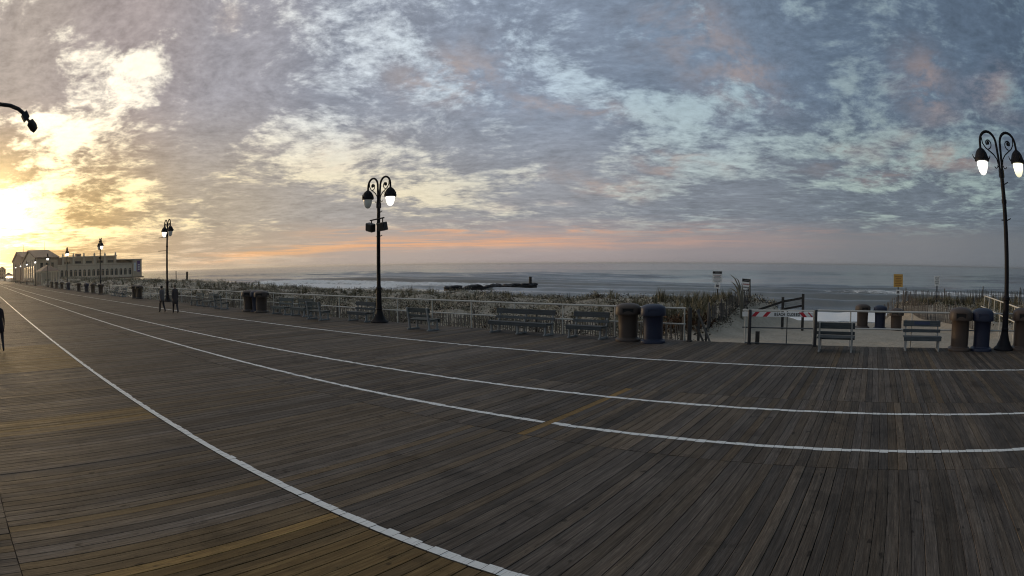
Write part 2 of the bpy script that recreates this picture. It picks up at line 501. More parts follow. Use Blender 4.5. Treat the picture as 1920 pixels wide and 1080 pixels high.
M['stucco'] = m_stucco('pier_stucco', (0.56, 0.44, 0.31), (0.68, 0.54, 0.39))  # wall colour lightened to stand in for some of the haze
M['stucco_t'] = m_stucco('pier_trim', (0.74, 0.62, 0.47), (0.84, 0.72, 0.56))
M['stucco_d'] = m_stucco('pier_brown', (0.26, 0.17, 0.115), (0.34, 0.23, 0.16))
M['roof'] = m_stucco('pier_roof', (0.24, 0.16, 0.11), (0.32, 0.22, 0.155))
M['glass'] = simple('dark_glass', (0.05, 0.045, 0.04), 0.15, 0.0, 0.1)
M['purple'] = simple('purple_banner', (0.16, 0.07, 0.24), 0.6)
M['coat_b'] = simple('coat_brown', (0.085, 0.066, 0.066), 0.85)
M['coat_g'] = simple('coat_grey', (0.17, 0.15, 0.145), 0.85)
M['coat_p'] = simple('coat_plum', (0.020, 0.013, 0.020), 0.85)
M['trouser'] = simple('dark_trousers', (0.028, 0.026, 0.032), 0.85)
M['skin'] = simple('skin', (0.36, 0.22, 0.16), 0.55)
M['hair'] = simple('hair', (0.02, 0.015, 0.011), 0.6)
M['hair_l'] = simple('hair_fair', (0.16, 0.12, 0.07), 0.6)
M['shoe'] = simple('shoe', (0.014, 0.013, 0.013), 0.5)


# ================================================================ mesh helpers
class MB:
    def __init__(self):
        self.v, self.f = [], []

    def add(self, vs, fs):
        o = len(self.v)
        self.v += [tuple(q) for q in vs]
        self.f += [tuple(i + o for i in f) for f in fs]
        return self

    def box(self, cx, cy, cz, sx, sy, sz, rot=None, piv=None):
        vs = [Vector((sx / 2 * a, sy / 2 * b, sz / 2 * c)) for a in (-1, 1) for b in (-1, 1) for c in (-1, 1)]
        if rot is not None:
            vs = [rot @ q for q in vs]
        vs = [(q.x + cx, q.y + cy, q.z + cz) for q in vs]
        return self.add(vs, [(0, 1, 3, 2), (4, 6, 7, 5), (0, 4, 5, 1), (2, 3, 7, 6), (0, 2, 6, 4), (1, 5, 7, 3)])

    def beam(self, a, b, w, h, up=(0, 0, 1)):
        a, b = Vector(a), Vector(b)
        d = b - a
        L = d.length
        d.normalize()
        u_ = Vector(up)
        if abs(d.dot(u_)) > 0.98:
            u_ = Vector((0, 1, 0))
        s = d.cross(u_).normalized()
        u_ = s.cross(d).normalized()
        vs = []
        for e in (a, b):
            for i, j in ((-1, -1), (1, -1), (1, 1), (-1, 1)):
                vs.append(e + s * (w / 2 * i) + u_ * (h / 2 * j))
        return self.add(vs, [(3, 2, 1, 0), (4, 5, 6, 7), (0, 1, 5, 4), (1, 2, 6, 5), (2, 3, 7, 6), (3, 0, 4, 7)])

    def tube(self, pts, rad, seg=8, cap=True):
        pts = [Vector(q) for q in pts]
        n = len(pts)
        if not hasattr(rad, '__len__'):
            rad = [rad] * n
        vs, fs = [], []
        prev = None
        for i, q in enumerate(pts):
            if i == 0:
                d = pts[1] - pts[0]
            elif i == n - 1:
                d = pts[-1] - pts[-2]
            else:
                d = (pts[i + 1] - pts[i]).normalized() + (pts[i] - pts[i - 1]).normalized()
            d.normalize()
            if prev is None:
                ref = Vector((0, 0, 1)) if abs(d.z) < 0.9 else Vector((1, 0, 0))
                s = d.cross(ref).normalized()
            else:
                s = (prev - d * prev.dot(d)).normalized()
            prev = s
            w = d.cross(s)
            for j in range(seg):
                a = 2 * math.pi * j / seg
                vs.append(q + (s * math.cos(a) + w * math.sin(a)) * rad[i])
        for i in range(n - 1):
            for j in range(seg):
                k2 = (j + 1) % seg
                fs.append((i * seg + j, i * seg + k2, (i + 1) * seg + k2, (i + 1) * seg + j))
        if cap:
            fs.append(tuple(range(seg - 1, -1, -1)))
            fs.append(tuple((n - 1) * seg + j for j in range(seg)))
        return self.add(vs, fs)

    def lathe(self, prof, seg=20, power=2.0, cx=0, cy=0, flat=False):
        """prof: list of (radius, z[, power]); power>2 squares the section"""
        vs, fs = [], []
        n = len(prof)
        for pr in prof:
            r, z = pr[0], pr[1]
            pw = pr[2] if len(pr) > 2 else power
            for j in range(seg):
                a = 2 * math.pi * (j + 0.5) / seg
                c_, s_ = math.cos(a), math.sin(a)
                kk = (abs(c_) ** pw + abs(s_) ** pw) ** (-1 / pw)
                vs.append((cx + r * c_ * kk, cy + r * s_ * kk, z))
        for i in range(n - 1):
            for j in range(seg):
                k2 = (j + 1) % seg
                fs.append((i * seg + j, i * seg + k2, (i + 1) * seg + k2, (i + 1) * seg + j))
        fs.append(tuple(range(seg - 1, -1, -1)))
        fs.append(tuple((n - 1) * seg + j for j in range(seg)))
        return self.add(vs, fs)

    def prism(self, poly, d0, d1, axis='y'):
        """poly of 2-D points extruded; axis y: (x,z) polygon between y=d0,d1; axis x: (y,z); axis z: (x,y)"""
        n = len(poly)
        mk = {'y': lambda a, b, d: (a, d, b), 'x': lambda a, b, d: (d, a, b), 'z': lambda a, b, d: (a, b, d)}[axis]
        vs = [mk(a, b, d0) for a, b in poly] + [mk(a, b, d1) for a, b in poly]
        fs = [tuple(range(n)), tuple(range(2 * n - 1, n - 1, -1))]
        fs += [(i, (i + 1) % n + 0, (i + 1) % n + n, i + n) for i in range(n)]
        return self.add(vs, fs)

    def mesh(self, name, m=None, smooth=False, fix=True):
        me = bpy.data.meshes.new(name)
        me.from_pydata(self.v, [], self.f)
        if fix:
            bm = bmesh.new()
            bm.from_mesh(me)
            bmesh.ops.recalc_face_normals(bm, faces=bm.faces)
            bm.to_mesh(me)
            bm.free()
        if m:
            me.materials.append(M[m] if isinstance(m, str) else m)
        if smooth:
            me.shade_smooth()
            try:
                me.set_sharp_from_angle(angle=R(38))
            except Exception:
                pass
        return me

    def build(self, name, m, parent=None, smooth=False, bevel=0.0):
        o = bpy.data.objects.new(name, self.mesh(name, m, smooth))
        COL.objects.link(o)
        if parent is not None:
            o.parent = parent
        if bevel:
            md = o.modifiers.new('bevel', 'BEVEL')
            md.width = bevel
            md.segments = 2
            md.limit_method = 'ANGLE'
        return o


def tag(o, label=None, cat=None, group=None, kind=None):
    if label:
        o['label'] = label
    if cat:
        o['category'] = cat
    if group:
        o['group'] = group
    if kind:
        o['kind'] = kind
    return o


def empty(name, loc=(0, 0, 0), rz=0.0, sc=1.0):
    o = bpy.data.objects.new(name, None)
    o.empty_display_size = 0.2
    COL.objects.link(o)
    o.location = loc
    o.rotation_euler = (0, 0, rz)
    o.scale = (sc, sc, sc)
    return o


def copy_tree(o, parent=None):
    c2 = o.copy()
    COL.objects.link(c2)
    c2.parent = parent
    for ch in list(o.children):
        copy_tree(ch, c2)
    return c2


def smooth_noise(x, y, seed=0):
    r_ = np.random.default_rng(seed)
    out = np.zeros(np.broadcast(x, y).shape)
    for i in range(10):
        kx, ky = r_.normal(0, 1, 2)
        out = out + np.sin(kx * x + ky * y + r_.uniform(0, 6.28))
    return out / 10 ** 0.5


def set_attr(me, name, vals, domain='POINT'):
    a = me.attributes.new(name, 'FLOAT', domain)
    a.data.foreach_set('value', np.asarray(vals, dtype=np.float32))


# ================================================================ terrain
DECK_EDGE = 19.9
RAIL_Y = 19.7
SEA_Z = -3.5


def ss(a, b, x):
    t_ = np.clip((x - a) / (b - a), 0, 1)
    return t_ * t_ * (3 - 2 * t_)


def path_mask(X, Y):
    """1 inside the sandy beach path"""
    left = -6.3 - 0.04 * (Y - 20)
    right = np.where(Y < 24, 9.0, 9.0 - (Y - 24) * 0.62)
    right = np.maximum(right, 1.2)
    return ss(left - 0.6, left + 0.9, X) * (1 - ss(right - 0.9, right + 1.2, X))


def ground_z(X, Y):
    X, Y = np.asarray(X, float), np.asarray(Y, float)
    base = np.interp(Y, [19, 21, 26, 32, 38, 44, 52, 62, 80, 110], [-.38, -.32, -.08, .16, .12, -.25, -1.7, -3.15, -4.3, -5.5])
    bumps = 0.16 * smooth_noise(X * 0.42, Y * 0.55, 3) + 0.10 * smooth_noise(X * 1.1, Y * 1.2, 5)
    bumps = bumps * ss(20.3, 24, Y) * (1 - ss(46, 60, Y))
    crest = 0.30 * np.exp(-((X + 10.5) / 4.5) ** 2 - ((Y - 31) / 5.5) ** 2)
    crest = crest + 0.25 * np.exp(-((X - 8) / 5) ** 2 - ((Y - 35) / 5) ** 2)
    crest = crest + np.interp(X, [-400, -110, -70, -50], [0.95, 0.75, 0.3, 0]) * ss(22, 32, Y) * (1 - ss(40, 55, Y))
    dune = base + bumps + crest
    path = np.interp(Y, [19, 20.5, 27, 33, 40, 50, 62, 80, 110], [-.10, -.12, -.5, -.75, -1.25, -2.2, -3.15, -4.3, -5.5])
    path = path + 0.03 * smooth_noise(X * 2.0, Y * 2.0, 8) + 0.02 * smooth_noise(X * 5, Y * 5, 9)
    pm = path_mask(X, Y)
    return dune * (1 - pm) + path * pm


xs = np.concatenate([-np.geomspace(900, 60, 150), np.arange(-59.5, 22, 0.28), np.geomspace(22.3, 220, 50)])
ys = np.concatenate([np.arange(19.2, 48, 0.3), np.arange(48, 112, 1.6)])
GX, GY = np.meshgrid(xs, ys)
GZ = ground_z(GX, GY)
nx, ny = len(xs), len(ys)
me = bpy.data.meshes.new('dune_sand')
idx = np.arange(nx * ny).reshape(ny, nx)
quads = np.stack([idx[:-1, :-1], idx[:-1, 1:], idx[1:, 1:], idx[1:, :-1]], -1).reshape(-1, 4)
me.from_pydata(np.stack([GX, GY, GZ], -1).reshape(-1, 3).tolist(), [], quads.tolist())
me.materials.append(M['sand'])
me.shade_smooth()
o = bpy.data.objects.new('beach', me)
COL.objects.link(o)
tag(o, 'pale sand dunes, beach and sandy path beside the boardwalk', 'beach', kind='structure')

o = MB().add([(-4000, -3000, -0.9), (3000, -3000, -0.9), (3000, 19.35, -0.9), (-4000, 19.35, -0.9)], [(0, 1, 2, 3)]).build('ground', 'sand')
tag(o, 'sandy ground under and behind the boardwalk', 'ground', kind='structure')

# ---------------------------------------------------------------- sea
azs = np.radians(np.concatenate([np.linspace(-89.2, -75, 120), np.linspace(-74.9, 32, 620), np.linspace(32.3, 70, 40)]))
yl = np.concatenate([np.linspace(54, 150, 300), np.geomspace(150.5, 600, 150), np.geomspace(610, 24000, 50)])
TT, YY = np.meshgrid(np.tan(azs), yl)
XX = np.clip(TT * YY, -28000, 28000)
wx = smooth_noise(XX * 0.012, YY * 0.02, 21)
ph = YY + 4.5 * wx + 2.0 * smooth_noise(XX * 0.045, YY * 0.05, 22)
lam = 21.0
phase = 2 * np.pi * ph / lam
swell = np.exp(3.2 * (np.cos(phase) - 1))
mod = np.clip(0.55 + 0.55 * smooth_noise(XX * 0.016, YY * 0.045, 23), 0.05, 1.5)
fade = 1 / (1 + (YY / 420.0) ** 2)
near = np.interp(YY, [54, 62, 74, 125, 170, 260, 500], [0.05, 0.3, 1.0, 1.1, 1.0, 0.8, 0.6])
zz = 1.75 * swell * mod * near * fade
zz += 0.10 * smooth_noise(XX * 0.25, YY * 0.7, 24) * fade
zz += 0.05 * smooth_noise(XX * 0.8, YY * 1.6, 25) * np.clip(1.2 - YY / 200, 0, 1)
zz += 0.12 * smooth_noise(XX * 0.03, YY * 0.11, 26) * fade ** 0.5
# foam: breaking crests, their trail, and the wash up the beach
brk = np.clip(1.5 * smooth_noise(XX * 0.021, YY * 0.05, 27) + 0.75, 0, 1) * np.interp(YY, [58, 64, 112, 135, 165], [1, 1, .95, .5, 0])
face = np.exp(3.2 * (np.cos(phase + 0.55) - 1))
trail = np.clip(0.5 + 0.5 * np.cos(phase - 1.1), 0, 1) ** 2
foam = brk * (face * 1.0 + 0.38 * trail) + np.interp(YY, [56, 63, 70], [0.9, 0.62, 0.0])
foam += 0.42 * np.exp(-((YY - 66 - 3 * wx) / 2.0) ** 2) + 0.5 * np.exp(-((YY - 88 - 5 * wx) / 2.5) ** 2) * np.clip(0.4 + smooth_noise(XX * 0.03, YY * 0, 29), 0, 1)
foam += 0.8 * np.exp(-((YY - 113 - 4.5 * wx) / 1.5) ** 2) * np.clip(0.25 + 0.8 * smooth_noise(XX * 0.05, YY * 0.01, 30), 0, 1)
foam = np.clip(foam, 0, 1)
my, mx = XX.shape
me = bpy.data.meshes.new('sea')
idx = np.arange(mx * my).reshape(my, mx)
quads = np.stack([idx[:-1, :-1], idx[:-1, 1:], idx[1:, 1:], idx[1:, :-1]], -1).reshape(-1, 4)
V_ = np.stack([XX, YY, SEA_Z + zz], -1).reshape(-1, 3)
me.vertices.add(len(V_))
me.vertices.foreach_set('co', V_.astype(np.float32).ravel())
me.loops.add(len(quads) * 4)
me.loops.foreach_set('vertex_index', quads.astype(np.int32).ravel())
me.polygons.add(len(quads))
me.polygons.foreach_set('loop_start', np.arange(0, len(quads) * 4, 4, dtype=np.int32))
me.update(calc_edges=True)
me.shade_smooth()
set_attr(me, 'foam', foam.ravel())
me.materials.append(M['sea'])
o = bpy.data.objects.new('sea', me)
COL.objects.link(o)
tag(o, 'grey ocean with low swell breaking beyond the dunes', 'sea', kind='structure')

# ================================================================ boardwalk
PITCH = 0.1565
GAP = 0.008
rows = [(-8.05, -4.11), (-4.10, -0.170), (-0.160, 3.682), (3.694, 7.655), (7.667, 11.715), (11.727, 15.700), (15.712, DECK_EDGE)]
deck = MB().box(-290, (DECK_EDGE - 8.05) / 2, -0.17, 640, DECK_EDGE + 8.0, 0.16).build('boardwalk', 'under')
tag(deck, 'wide weathered wooden boardwalk of planks laid crosswise', 'boardwalk', kind='structure')
X_FAR, X_NEAR = -230.0, 32.0


def plank_profile(w, L, n=1, cup=0.0, seed=0.0, tint=0.0, val=1.0, name='plank'):
    b = 0.004
    hw = w / 2
    prof = [(-hw, -0.04), (-hw, -b), (-hw + b, 0.0), (0, cup), (hw - b, 0.0), (hw, -b), (hw, -0.04)]
    vs, fs = [], []
    for y in (-L / 2, L / 2):
        vs += [(a, y, z) for a, z in prof]
    m_ = len(prof)
    for i in range(m_ - 1):
        fs.append((i, i + m_, i + 1 + m_, i + 1))
    fs.append(tuple(range(m_)))
    fs.append(tuple(range(2 * m_ - 1, m_ - 1, -1)))
    return vs, fs


planks = []           # row, x centre, z, width, length jitter, tint, val
r2 = random.Random(5)
for ri, (y0, y1) in enumerate(rows):
    lo, hi = (-24.0, 14.0) if ri == 0 else (X_FAR, X_NEAR)
    x = lo + r2.uniform(0, PITCH)
    run, runleft = 1.0, 0
    while x < hi:
        if runleft <= 0:
            run = r2.choice((0.68, 0.82, 0.92, 1.0, 1.08, 1.22))
            runleft = r2.randint(2, 22)
        runleft -= 1
        w = PITCH - r2.choice((0.003, 0.0035, 0.0045, 0.006, 0.008))
        if r2.random() < 0.12:
            w -= 0.006
        val = (0.5 + 0.5 * run) * r2.uniform(0.72, 1.30)
        tint = max(0.0, r2.gauss(0.07, 0.10))
        if r2.random() < 0.008:
            tint, val = r2.uniform(0.3, 0.5), val
        xc = x + PITCH / 2
        if ri == 2:                            # landward bay: patches of replaced boards
            if -4.98 < xc < 5.0:
                tint, val, w = r2.uniform(0.72, 0.95), r2.uniform(0.75, 1.0), PITCH - 0.009
                if -4.98 < xc < -4.80:
                    tint, val = 1.0, 1.55
            elif -5.35 < xc < -4.98:
                tint, val = r2.uniform(0.4, 0.7), 0.95
            elif -6.35 < xc < -6.18:
                tint, val = 0.65, 1.0
            elif -11.4 < xc < -10.2:
                tint, val = r2.uniform(0.5, 1.0), r2.uniform(0.95, 1.3)
            elif -23.5 < xc < -17.2:
                tint, val = r2.uniform(0.6, 1.0), r2.uniform(1.0, 1.35)
        if ri == 3 and -8.9 < xc < -6.7:
            tint = r2.uniform(0.15, 0.35)
        if ri == 4 and abs(xc + 5.20) < PITCH / 2:
            tint, val = 1.0, 1.25
        planks.append((ri, xc, r2.gauss(0, 0.0012), w, r2.uniform(-.006, .006), min(tint, 1), val))
        x += PITCH

# the boards that show largest are objects of their own
ca, sa_ = math.cos(YAW), math.sin(YAW)


def shows(pk):
    ri, xc = pk[0], pk[1]
    y0, y1 = rows[ri]
    best = 0
    for yy in (y0 + 0.15 * (y1 - y0), (y0 + y1) / 2, y1 - 0.15 * (y1 - y0)):
        rx, ry = ca * xc + sa_ * yy, -sa_ * xc + ca * yy
        hd = math.hypot(rx, ry)
        a = math.atan2(rx, ry)
        dep = math.atan2(CAM_H, hd)
        if abs(a) > R(56) or ry < 0.3 or dep * math.cos(a) > R(33):
            continue
        best += CAM_H / (hd * hd + CAM_H ** 2) ** 1.5
    return best


order = sorted(range(len(planks)), key=lambda i: -shows(planks[i]))
single = set(order[:300])
pm_cache = {}
BV, BF, BT, BS, BVal = [], [], [], [], []
for i, (ri, xc, dz_, w, jl, tint, val) in enumerate(planks):
    y0, y1 = rows[ri]
    L = (y1 - y0) - abs(jl)
    cup = r2.choice((-0.002, -0.001, 0.0, 0.0015))
    if i in single:
        key = (ri, round(tint * 6), round(val * 7), round(w, 3), cup)
        if key not in pm_cache:
            vs, fs = plank_profile(w, L, cup=cup)
            mm = bpy.data.meshes.new('plank')
            mm.from_pydata(vs, [], fs)
            set_attr(mm, 'tint', [tint] * len(vs))
            set_attr(mm, 'val', [val] * len(vs))
            set_attr(mm, 'single', [1.0] * len(vs))
            set_attr(mm, 'seed', [r2.random()] * len(vs))
            mm.materials.append(M['deck'])
            pm_cache[key] = mm
        po = bpy.data.objects.new('plank', pm_cache[key])
        COL.objects.link(po)
        po.parent = deck
        po.location = (xc, (y0 + y1) / 2 + jl / 2, dz_)
        po.rotation_euler = (0, r2.gauss(0, 0.006), r2.gauss(0, 0.0003))
    else:
        vs, fs = plank_profile(w, L, cup=cup)
        o_ = len(BV)
        BV += [(a + xc, b_ + (y0 + y1) / 2 + jl / 2, c_ + dz_) for a, b_, c_ in vs]
        BF += [tuple(q + o_ for q in f) for f in fs]
        BT += [tint] * len(vs)
        BVal += [val] * len(vs)
        BS += [r2.random()] * len(vs)
mm = bpy.data.meshes.new('planks')
mm.from_pydata(BV, [], BF)
set_attr(mm, 'tint', BT)
set_attr(mm, 'val', BVal)
set_attr(mm, 'seed', BS)
mm.materials.append(M['deck'])
po = bpy.data.objects.new('decking', mm)
COL.objects.link(po)
po.parent = deck
po['kind'] = 'stuff'
# the far end of the walk, too small to show its boards
fb = MB().box((-610 + X_FAR) / 2, (DECK_EDGE - 8) / 2, -0.03, -(-610 - X_FAR), DECK_EDGE + 8.0, 0.06)
mm = fb.mesh('far_decking', 'deck')
set_attr(mm, 'tint', [0.1] * len(mm.vertices))
set_attr(mm, 'val', [1.0] * len(mm.vertices))
set_attr(mm, 'seed', [0.3] * len(mm.vertices))
po = bpy.data.objects.new('far_decking', mm)
COL.objects.link(po)
po.parent = deck
po['kind'] = 'stuff'
MB().box(-289, DECK_EDGE + 0.02, -0.19, 640, 0.035, 0.28).build('edge_board', 'timber_g', deck)

# painted lines, brushed on board by board
LINES = [(3.761, 3, 'worn white line along the landward seam, nearest of the four'), (8.486, 4, 'white line broken by a bare yellow board, second of the four'),
         (10.763, 4, 'unbroken white line, third of the four, beyond the line with a bare board'), (15.565, 5, 'white line farthest across the boardwalk, nearest the benches')]
LW = 0.122
for yc, ri, lab in LINES:
    vs, fs = [], []
    for (rr, xc, dz_, w, jl, tint, val) in planks:
        if rr != ri:
            continue
        if ri == 4 and yc < 9 and abs(xc + 5.20) < PITCH / 2:
            continue
        j0, j1 = r2.gauss(0, 0.010), r2.gauss(0, 0.010)
        if yc < 4:
            j0 = 0
        z = dz_ + 0.004
        o_ = len(vs)
        vs += [(xc - w / 2, yc - LW / 2 + j0, z), (xc + w / 2, yc - LW / 2 + j0, z), (xc + w / 2, yc + LW / 2 + j1, z), (xc - w / 2, yc + LW / 2 + j1, z)]
        fs.append((o_, o_ + 1, o_ + 2, o_ + 3))
    o_ = len(vs)
    vs += [(-605, yc - LW / 2, .005), (X_FAR - .3, yc - LW / 2, .005), (X_FAR - .3, yc + LW / 2, .005), (-605, yc + LW / 2, .005)]
    fs.append((o_, o_ + 1, o_ + 2, o_ + 3))
    ob = MB().add(vs, fs).build('painted_line', 'paint')
    tag(ob, lab, 'painted line', 'white lines along the boardwalk', 'structure')


# ================================================================ pier pavilion (far)
def pavilion():
    root = empty('pier_pavilion', (-220, 45, 0.5))
    inv_ = Vector(root.location)

    def add(mb, name, m, parent=root, smooth=False):
        ob = mb.build(name, m, None, smooth)
        ob.parent = parent
        ob.matrix_parent_inverse = Matrix.Translation(-inv_) if parent is root else Matrix.Identity(4)
        return ob

    F = -240.0        # seaward gallery front (faces the camera along +X)
    # pier deck the whole thing stands on
    add(MB().box(-268, 54, 0.30, 60, 60, 0.5), 'pier_deck', 'stucco_d')
    for yy in range(30, 86, 8):
        add(MB().box(-239.2, yy, -1.6, 0.6, 0.6, 3.4), 'pile', 'timber')
    # main hall: two gables towards the boardwalk
    z0 = 0.56
    hall = MB().prism([(-200, z0), (-262, z0), (-262, 7.6), (-231, 11.0), (-200, 7.6)], 25.0, 34.0, 'y')
    add(hall, 'hall', 'stucco')
    rf = MB().prism([(-199, 7.75), (-231, 11.25), (-231, 11.75), (-199, 8.2)], 24.4, 34.6, 'y')
    rf.prism([(-263, 7.75), (-231, 11.25), (-231, 11.75), (-263, 8.2)], 24.4, 34.6, 'y')
    add(rf, 'roof', 'roof')
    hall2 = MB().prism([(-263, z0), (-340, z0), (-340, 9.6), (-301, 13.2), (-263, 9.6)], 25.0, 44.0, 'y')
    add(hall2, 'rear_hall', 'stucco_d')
    rf = MB().prism([(-262, 9.75), (-301, 13.45), (-301, 14.0), (-262, 10.3)], 24.3, 44.6, 'y')
    rf.prism([(-341, 9.75), (-301, 13.45), (-301, 14.0), (-341, 10.3)], 24.3, 44.6, 'y')
    add(rf, 'roof', 'roof')
    # hipped slope stepping down from the hall
    add(MB().prism([(34.7, 5.0), (34.7, 9.9), (43.2, 8.7), (43.2, 5.0)], -240.2, -262, 'x'), 'hip_slope', 'roof')
    # upper block with parapet, piers and finials
    add(MB().box(-252, 57.0, 4.7, 22, 27.2, 8.3), 'upper_block', 'stucco')
    add(MB().box(-251.5, 57.0, 9.0, 23.4, 27.9, 0.35), 'cornice', 'stucco_t')
    for i, yy in enumerate(np.linspace(43.6, 70.4, 6)):
        pr = add(MB().box(-240.7, yy, 7.6, 0.9, 0.9, 3.4), 'parapet_pier', 'stucco_t')
        add(MB().lathe([(0.15, 9.3), (0.5, 9.5), (0.5, 9.9), (0.2, 10.0), (0.4, 10.2), (0.3, 10.4), (0.05, 10.5)], 8, cx=-240.7, cy=yy), 'finial', 'stucco_t')
    for yy in np.linspace(46, 68, 5):
        add(MB().box(-240.95, yy, 6.9, 0.12, 3.0, 0.9), 'upper_window', 'glass')
    # end block at the sea
    add(MB().box(-253.2, 77.06, 3.95, 16, 12.88, 6.8), 'end_block', 'stucco')
    add(MB().box(-242.2, 81.2, 3.95, 5.4, 4.55, 6.79), 'end_tower', 'stucco')
    add(MB().box(-250.8, 77.0, 7.45, 23, 13.6, 0.3), 'end_cornice', 'stucco_t')
    add(MB().box(-239.42, 80.0, 4.4, 0.15, 1.2, 3.4), 'sign_panel', 'white')
    add(MB().box(-239.42, 81.9, 4.6, 0.15, 1.5, 4.4), 'banner', 'purple')
    for zz_ in (3.4, 4.3, 5.2):
        add(MB().box(-239.32, 81.9, zz_, 0.06, 0.9, 0.5), 'banner_mark', 'white')
    # gallery of arches in front
    y0, y1 = 35.0, 78.8
    n = 19
    pitch = (y1 - y0) / n
    zt, zs, zb = 5.75, 3.35, 0.56
    for i in range(n):
        ya = y0 + i * pitch
        yc = ya + pitch / 2
        r_ = pitch * 0.31
        arc = [(yc + r_ * math.cos(a), zs + r_ * 1.05 * math.sin(a)) for a in np.linspace(math.pi, 0, 11)]
        # bay wall with its opening: left pier, right pier, spandrel, sill
        w = MB()
        w.prism([(ya, zb), (yc - r_, zb), (yc - r_, zs), (ya, zs)], F, F - 0.5, 'x')
        w.prism([(yc + r_, zb), (ya + pitch, zb), (ya + pitch, zs), (yc + r_, zs)], F, F - 0.5, 'x')
        w.prism([(yc - r_, zb), (yc + r_, zb), (yc + r_, 1.45), (yc - r_, 1.45)], F, F - 0.5, 'x')
        for a in range(10):
            p0, p1 = arc[a], arc[a + 1]
            w.prism([p0, p1, (p1[0], zt), (p0[0], zt)], F, F - 0.5, 'x')
        w.prism([(ya, zs), (yc - r_, zs), (yc - r_, zt), (ya, zt)], F, F - 0.5, 'x')
        w.prism([(yc + r_, zs), (ya + pitch, zs), (ya + pitch, zt), (yc + r_, zt)], F, F - 0.5, 'x')
        bay = add(w, 'arch_bay', 'stucco_t')
        g_ = MB().box(F - 0.6, yc, 2.7, 0.06, pitch * 0.8, 4.0)
        go = g_.build('pane', 'glass', None)
        go.parent = bay
        tr = MB().box(F - 0.45, yc, 2.6, 0.1, 0.12, 3.6).box(F - 0.452, yc, zs, 0.1, r_ * 2, 0.12)
        to = tr.build('mullion', 'stucco', None)
        to.parent = bay
    add(MB().box(F - 4.2, (y0 + y1) / 2, 5.95, 9.4, y1 - y0 + 1.0, 0.34), 'gallery_roof', 'stucco_t')
    add(MB().box(F - 4.2, (y0 + y1) / 2 + 0.2, 5.62, 8.9, y1 - y0, 0.22), 'gallery_cornice', 'stucco')
    # hall front facing the boardwalk: tall arched windows and pilasters
    for xx in np.linspace(-206, -256, 7):
        add(MB().box(xx, 24.85, 4.2, 1.4, 0.3, 7.2), 'pilaster', 'stucco_t')
    for xx in np.linspace(-210, -252, 6):
        add(MB().box(xx, 24.95, 3.6, 4.2, 0.14, 4.2), 'tall_window', 'glass')
    for yy in (27.2, 29.5, 31.8):
        add(MB().box(-199.95, yy, 4.9, 0.12, 1.1, 3.0), 'tall_window', 'glass')
    # roof plant, masts
    add(MB().box(-250, 53.4, 9.9, 3, 2.6, 1.2), 'roof_unit', 'stucco_d')
    for (xx, yy, za, zb_) in ((-236, 33.6, 10.2, 15.0), (-250, 66.0, 9.2, 12.2), (-290, 28, 12.4, 16.5)):
        add(MB().tube([(xx, yy, za), (xx, yy, zb_)], 0.09, 6), 'mast', 'stucco_d')
    tag(root, 'long beige pier pavilion with a row of arched windows beside the sea', 'pavilion')


pavilion()


def far_shelter(name, loc, w, d, hgt, label, rz=0.0, door=False):
    root = empty(name, loc, rz)
    for sx in (-1, -0.33, 0.33, 1):
        for sy in (-1, 1):
            MB().box(sx * w * 0.45, sy * d * 0.45, hgt / 2, 0.32, 0.32, hgt).build('column', 'stucco_t', root)
    MB().add([(-w / 2, -d / 2, hgt), (w / 2, -d / 2, hgt), (w / 2, d / 2, hgt), (-w / 2, d / 2, hgt), (-w / 5, 0, hgt * 1.45), (w / 5, 0, hgt * 1.45)],
             [(0, 1, 5, 4), (1, 2, 5), (2, 3, 4, 5), (3, 0, 4), (3, 2, 1, 0)]).build('hip_roof', 'roof', root)
    MB().box(0, 0, hgt - 0.13, w * 0.97, d * 0.97, 0.2).build('beam', 'stucco_t', root)
    if door:
        wl = MB().box(w * 0.18, -d * 0.36, hgt * 0.43, w * 0.2, 0.3, hgt * 0.86).build('booth_wall', 'stucco', root)
        MB().box(w * 0.18, -d * 0.36 - 0.17, hgt * 0.40, w * 0.11, 0.06, hgt * 0.68).build('booth_door', 'stucco_d', root)
    MB().box(0, -d * 0.42, 0.52, w * 0.9, 0.12, 0.9).build('low_wall', 'stucco_d', root)
    tag(root, label, 'shelter')
    return root


far_shelter('hip_roof_shelter', (-158, 23.2, 0), 17, 6.2, 3.45, 'hip roofed shelter with columns standing before the pier pavilion', 0, True)
far_shelter('far_pavilion_shelter', (-345, 22.0, 0), 26, 6.0, 3.2, 'small dark shelter silhouetted against the sunrise at far left')


def far_house(loc, w, d, h_, label, m='stucco_d'):
    root = empty('far_house', loc)
    MB().box(0, 0, h_ / 2, w, d, h_).build('wall', m, root)
    MB().prism([(-d / 2 - .4, h_ + 0.002), (d / 2 + .4, h_ + 0.002), (0, h_ + d * 0.3)], -w / 2 - .4, w / 2 + .4, 'x').build('roof', 'roof', root)
    for i in range(3):
        for j in range(max(1, int(h_ / 3))):
            MB().box(w / 2 + .03, (i - 1) * d * 0.3, 1.7 + j * 3, 0.08, d * 0.12, 1.4).build('window', 'glass', root)
    tag(root, label, 'house', 'houses at the far end of the walk')


far_house((-560, 9.0, 0), 30, 12, 7, 'low house in the sunrise glare at the far end, landward one')
far_house((-585, 29.0, 0), 24, 9, 9, 'taller house in the sunrise glare at the far end, seaward one')


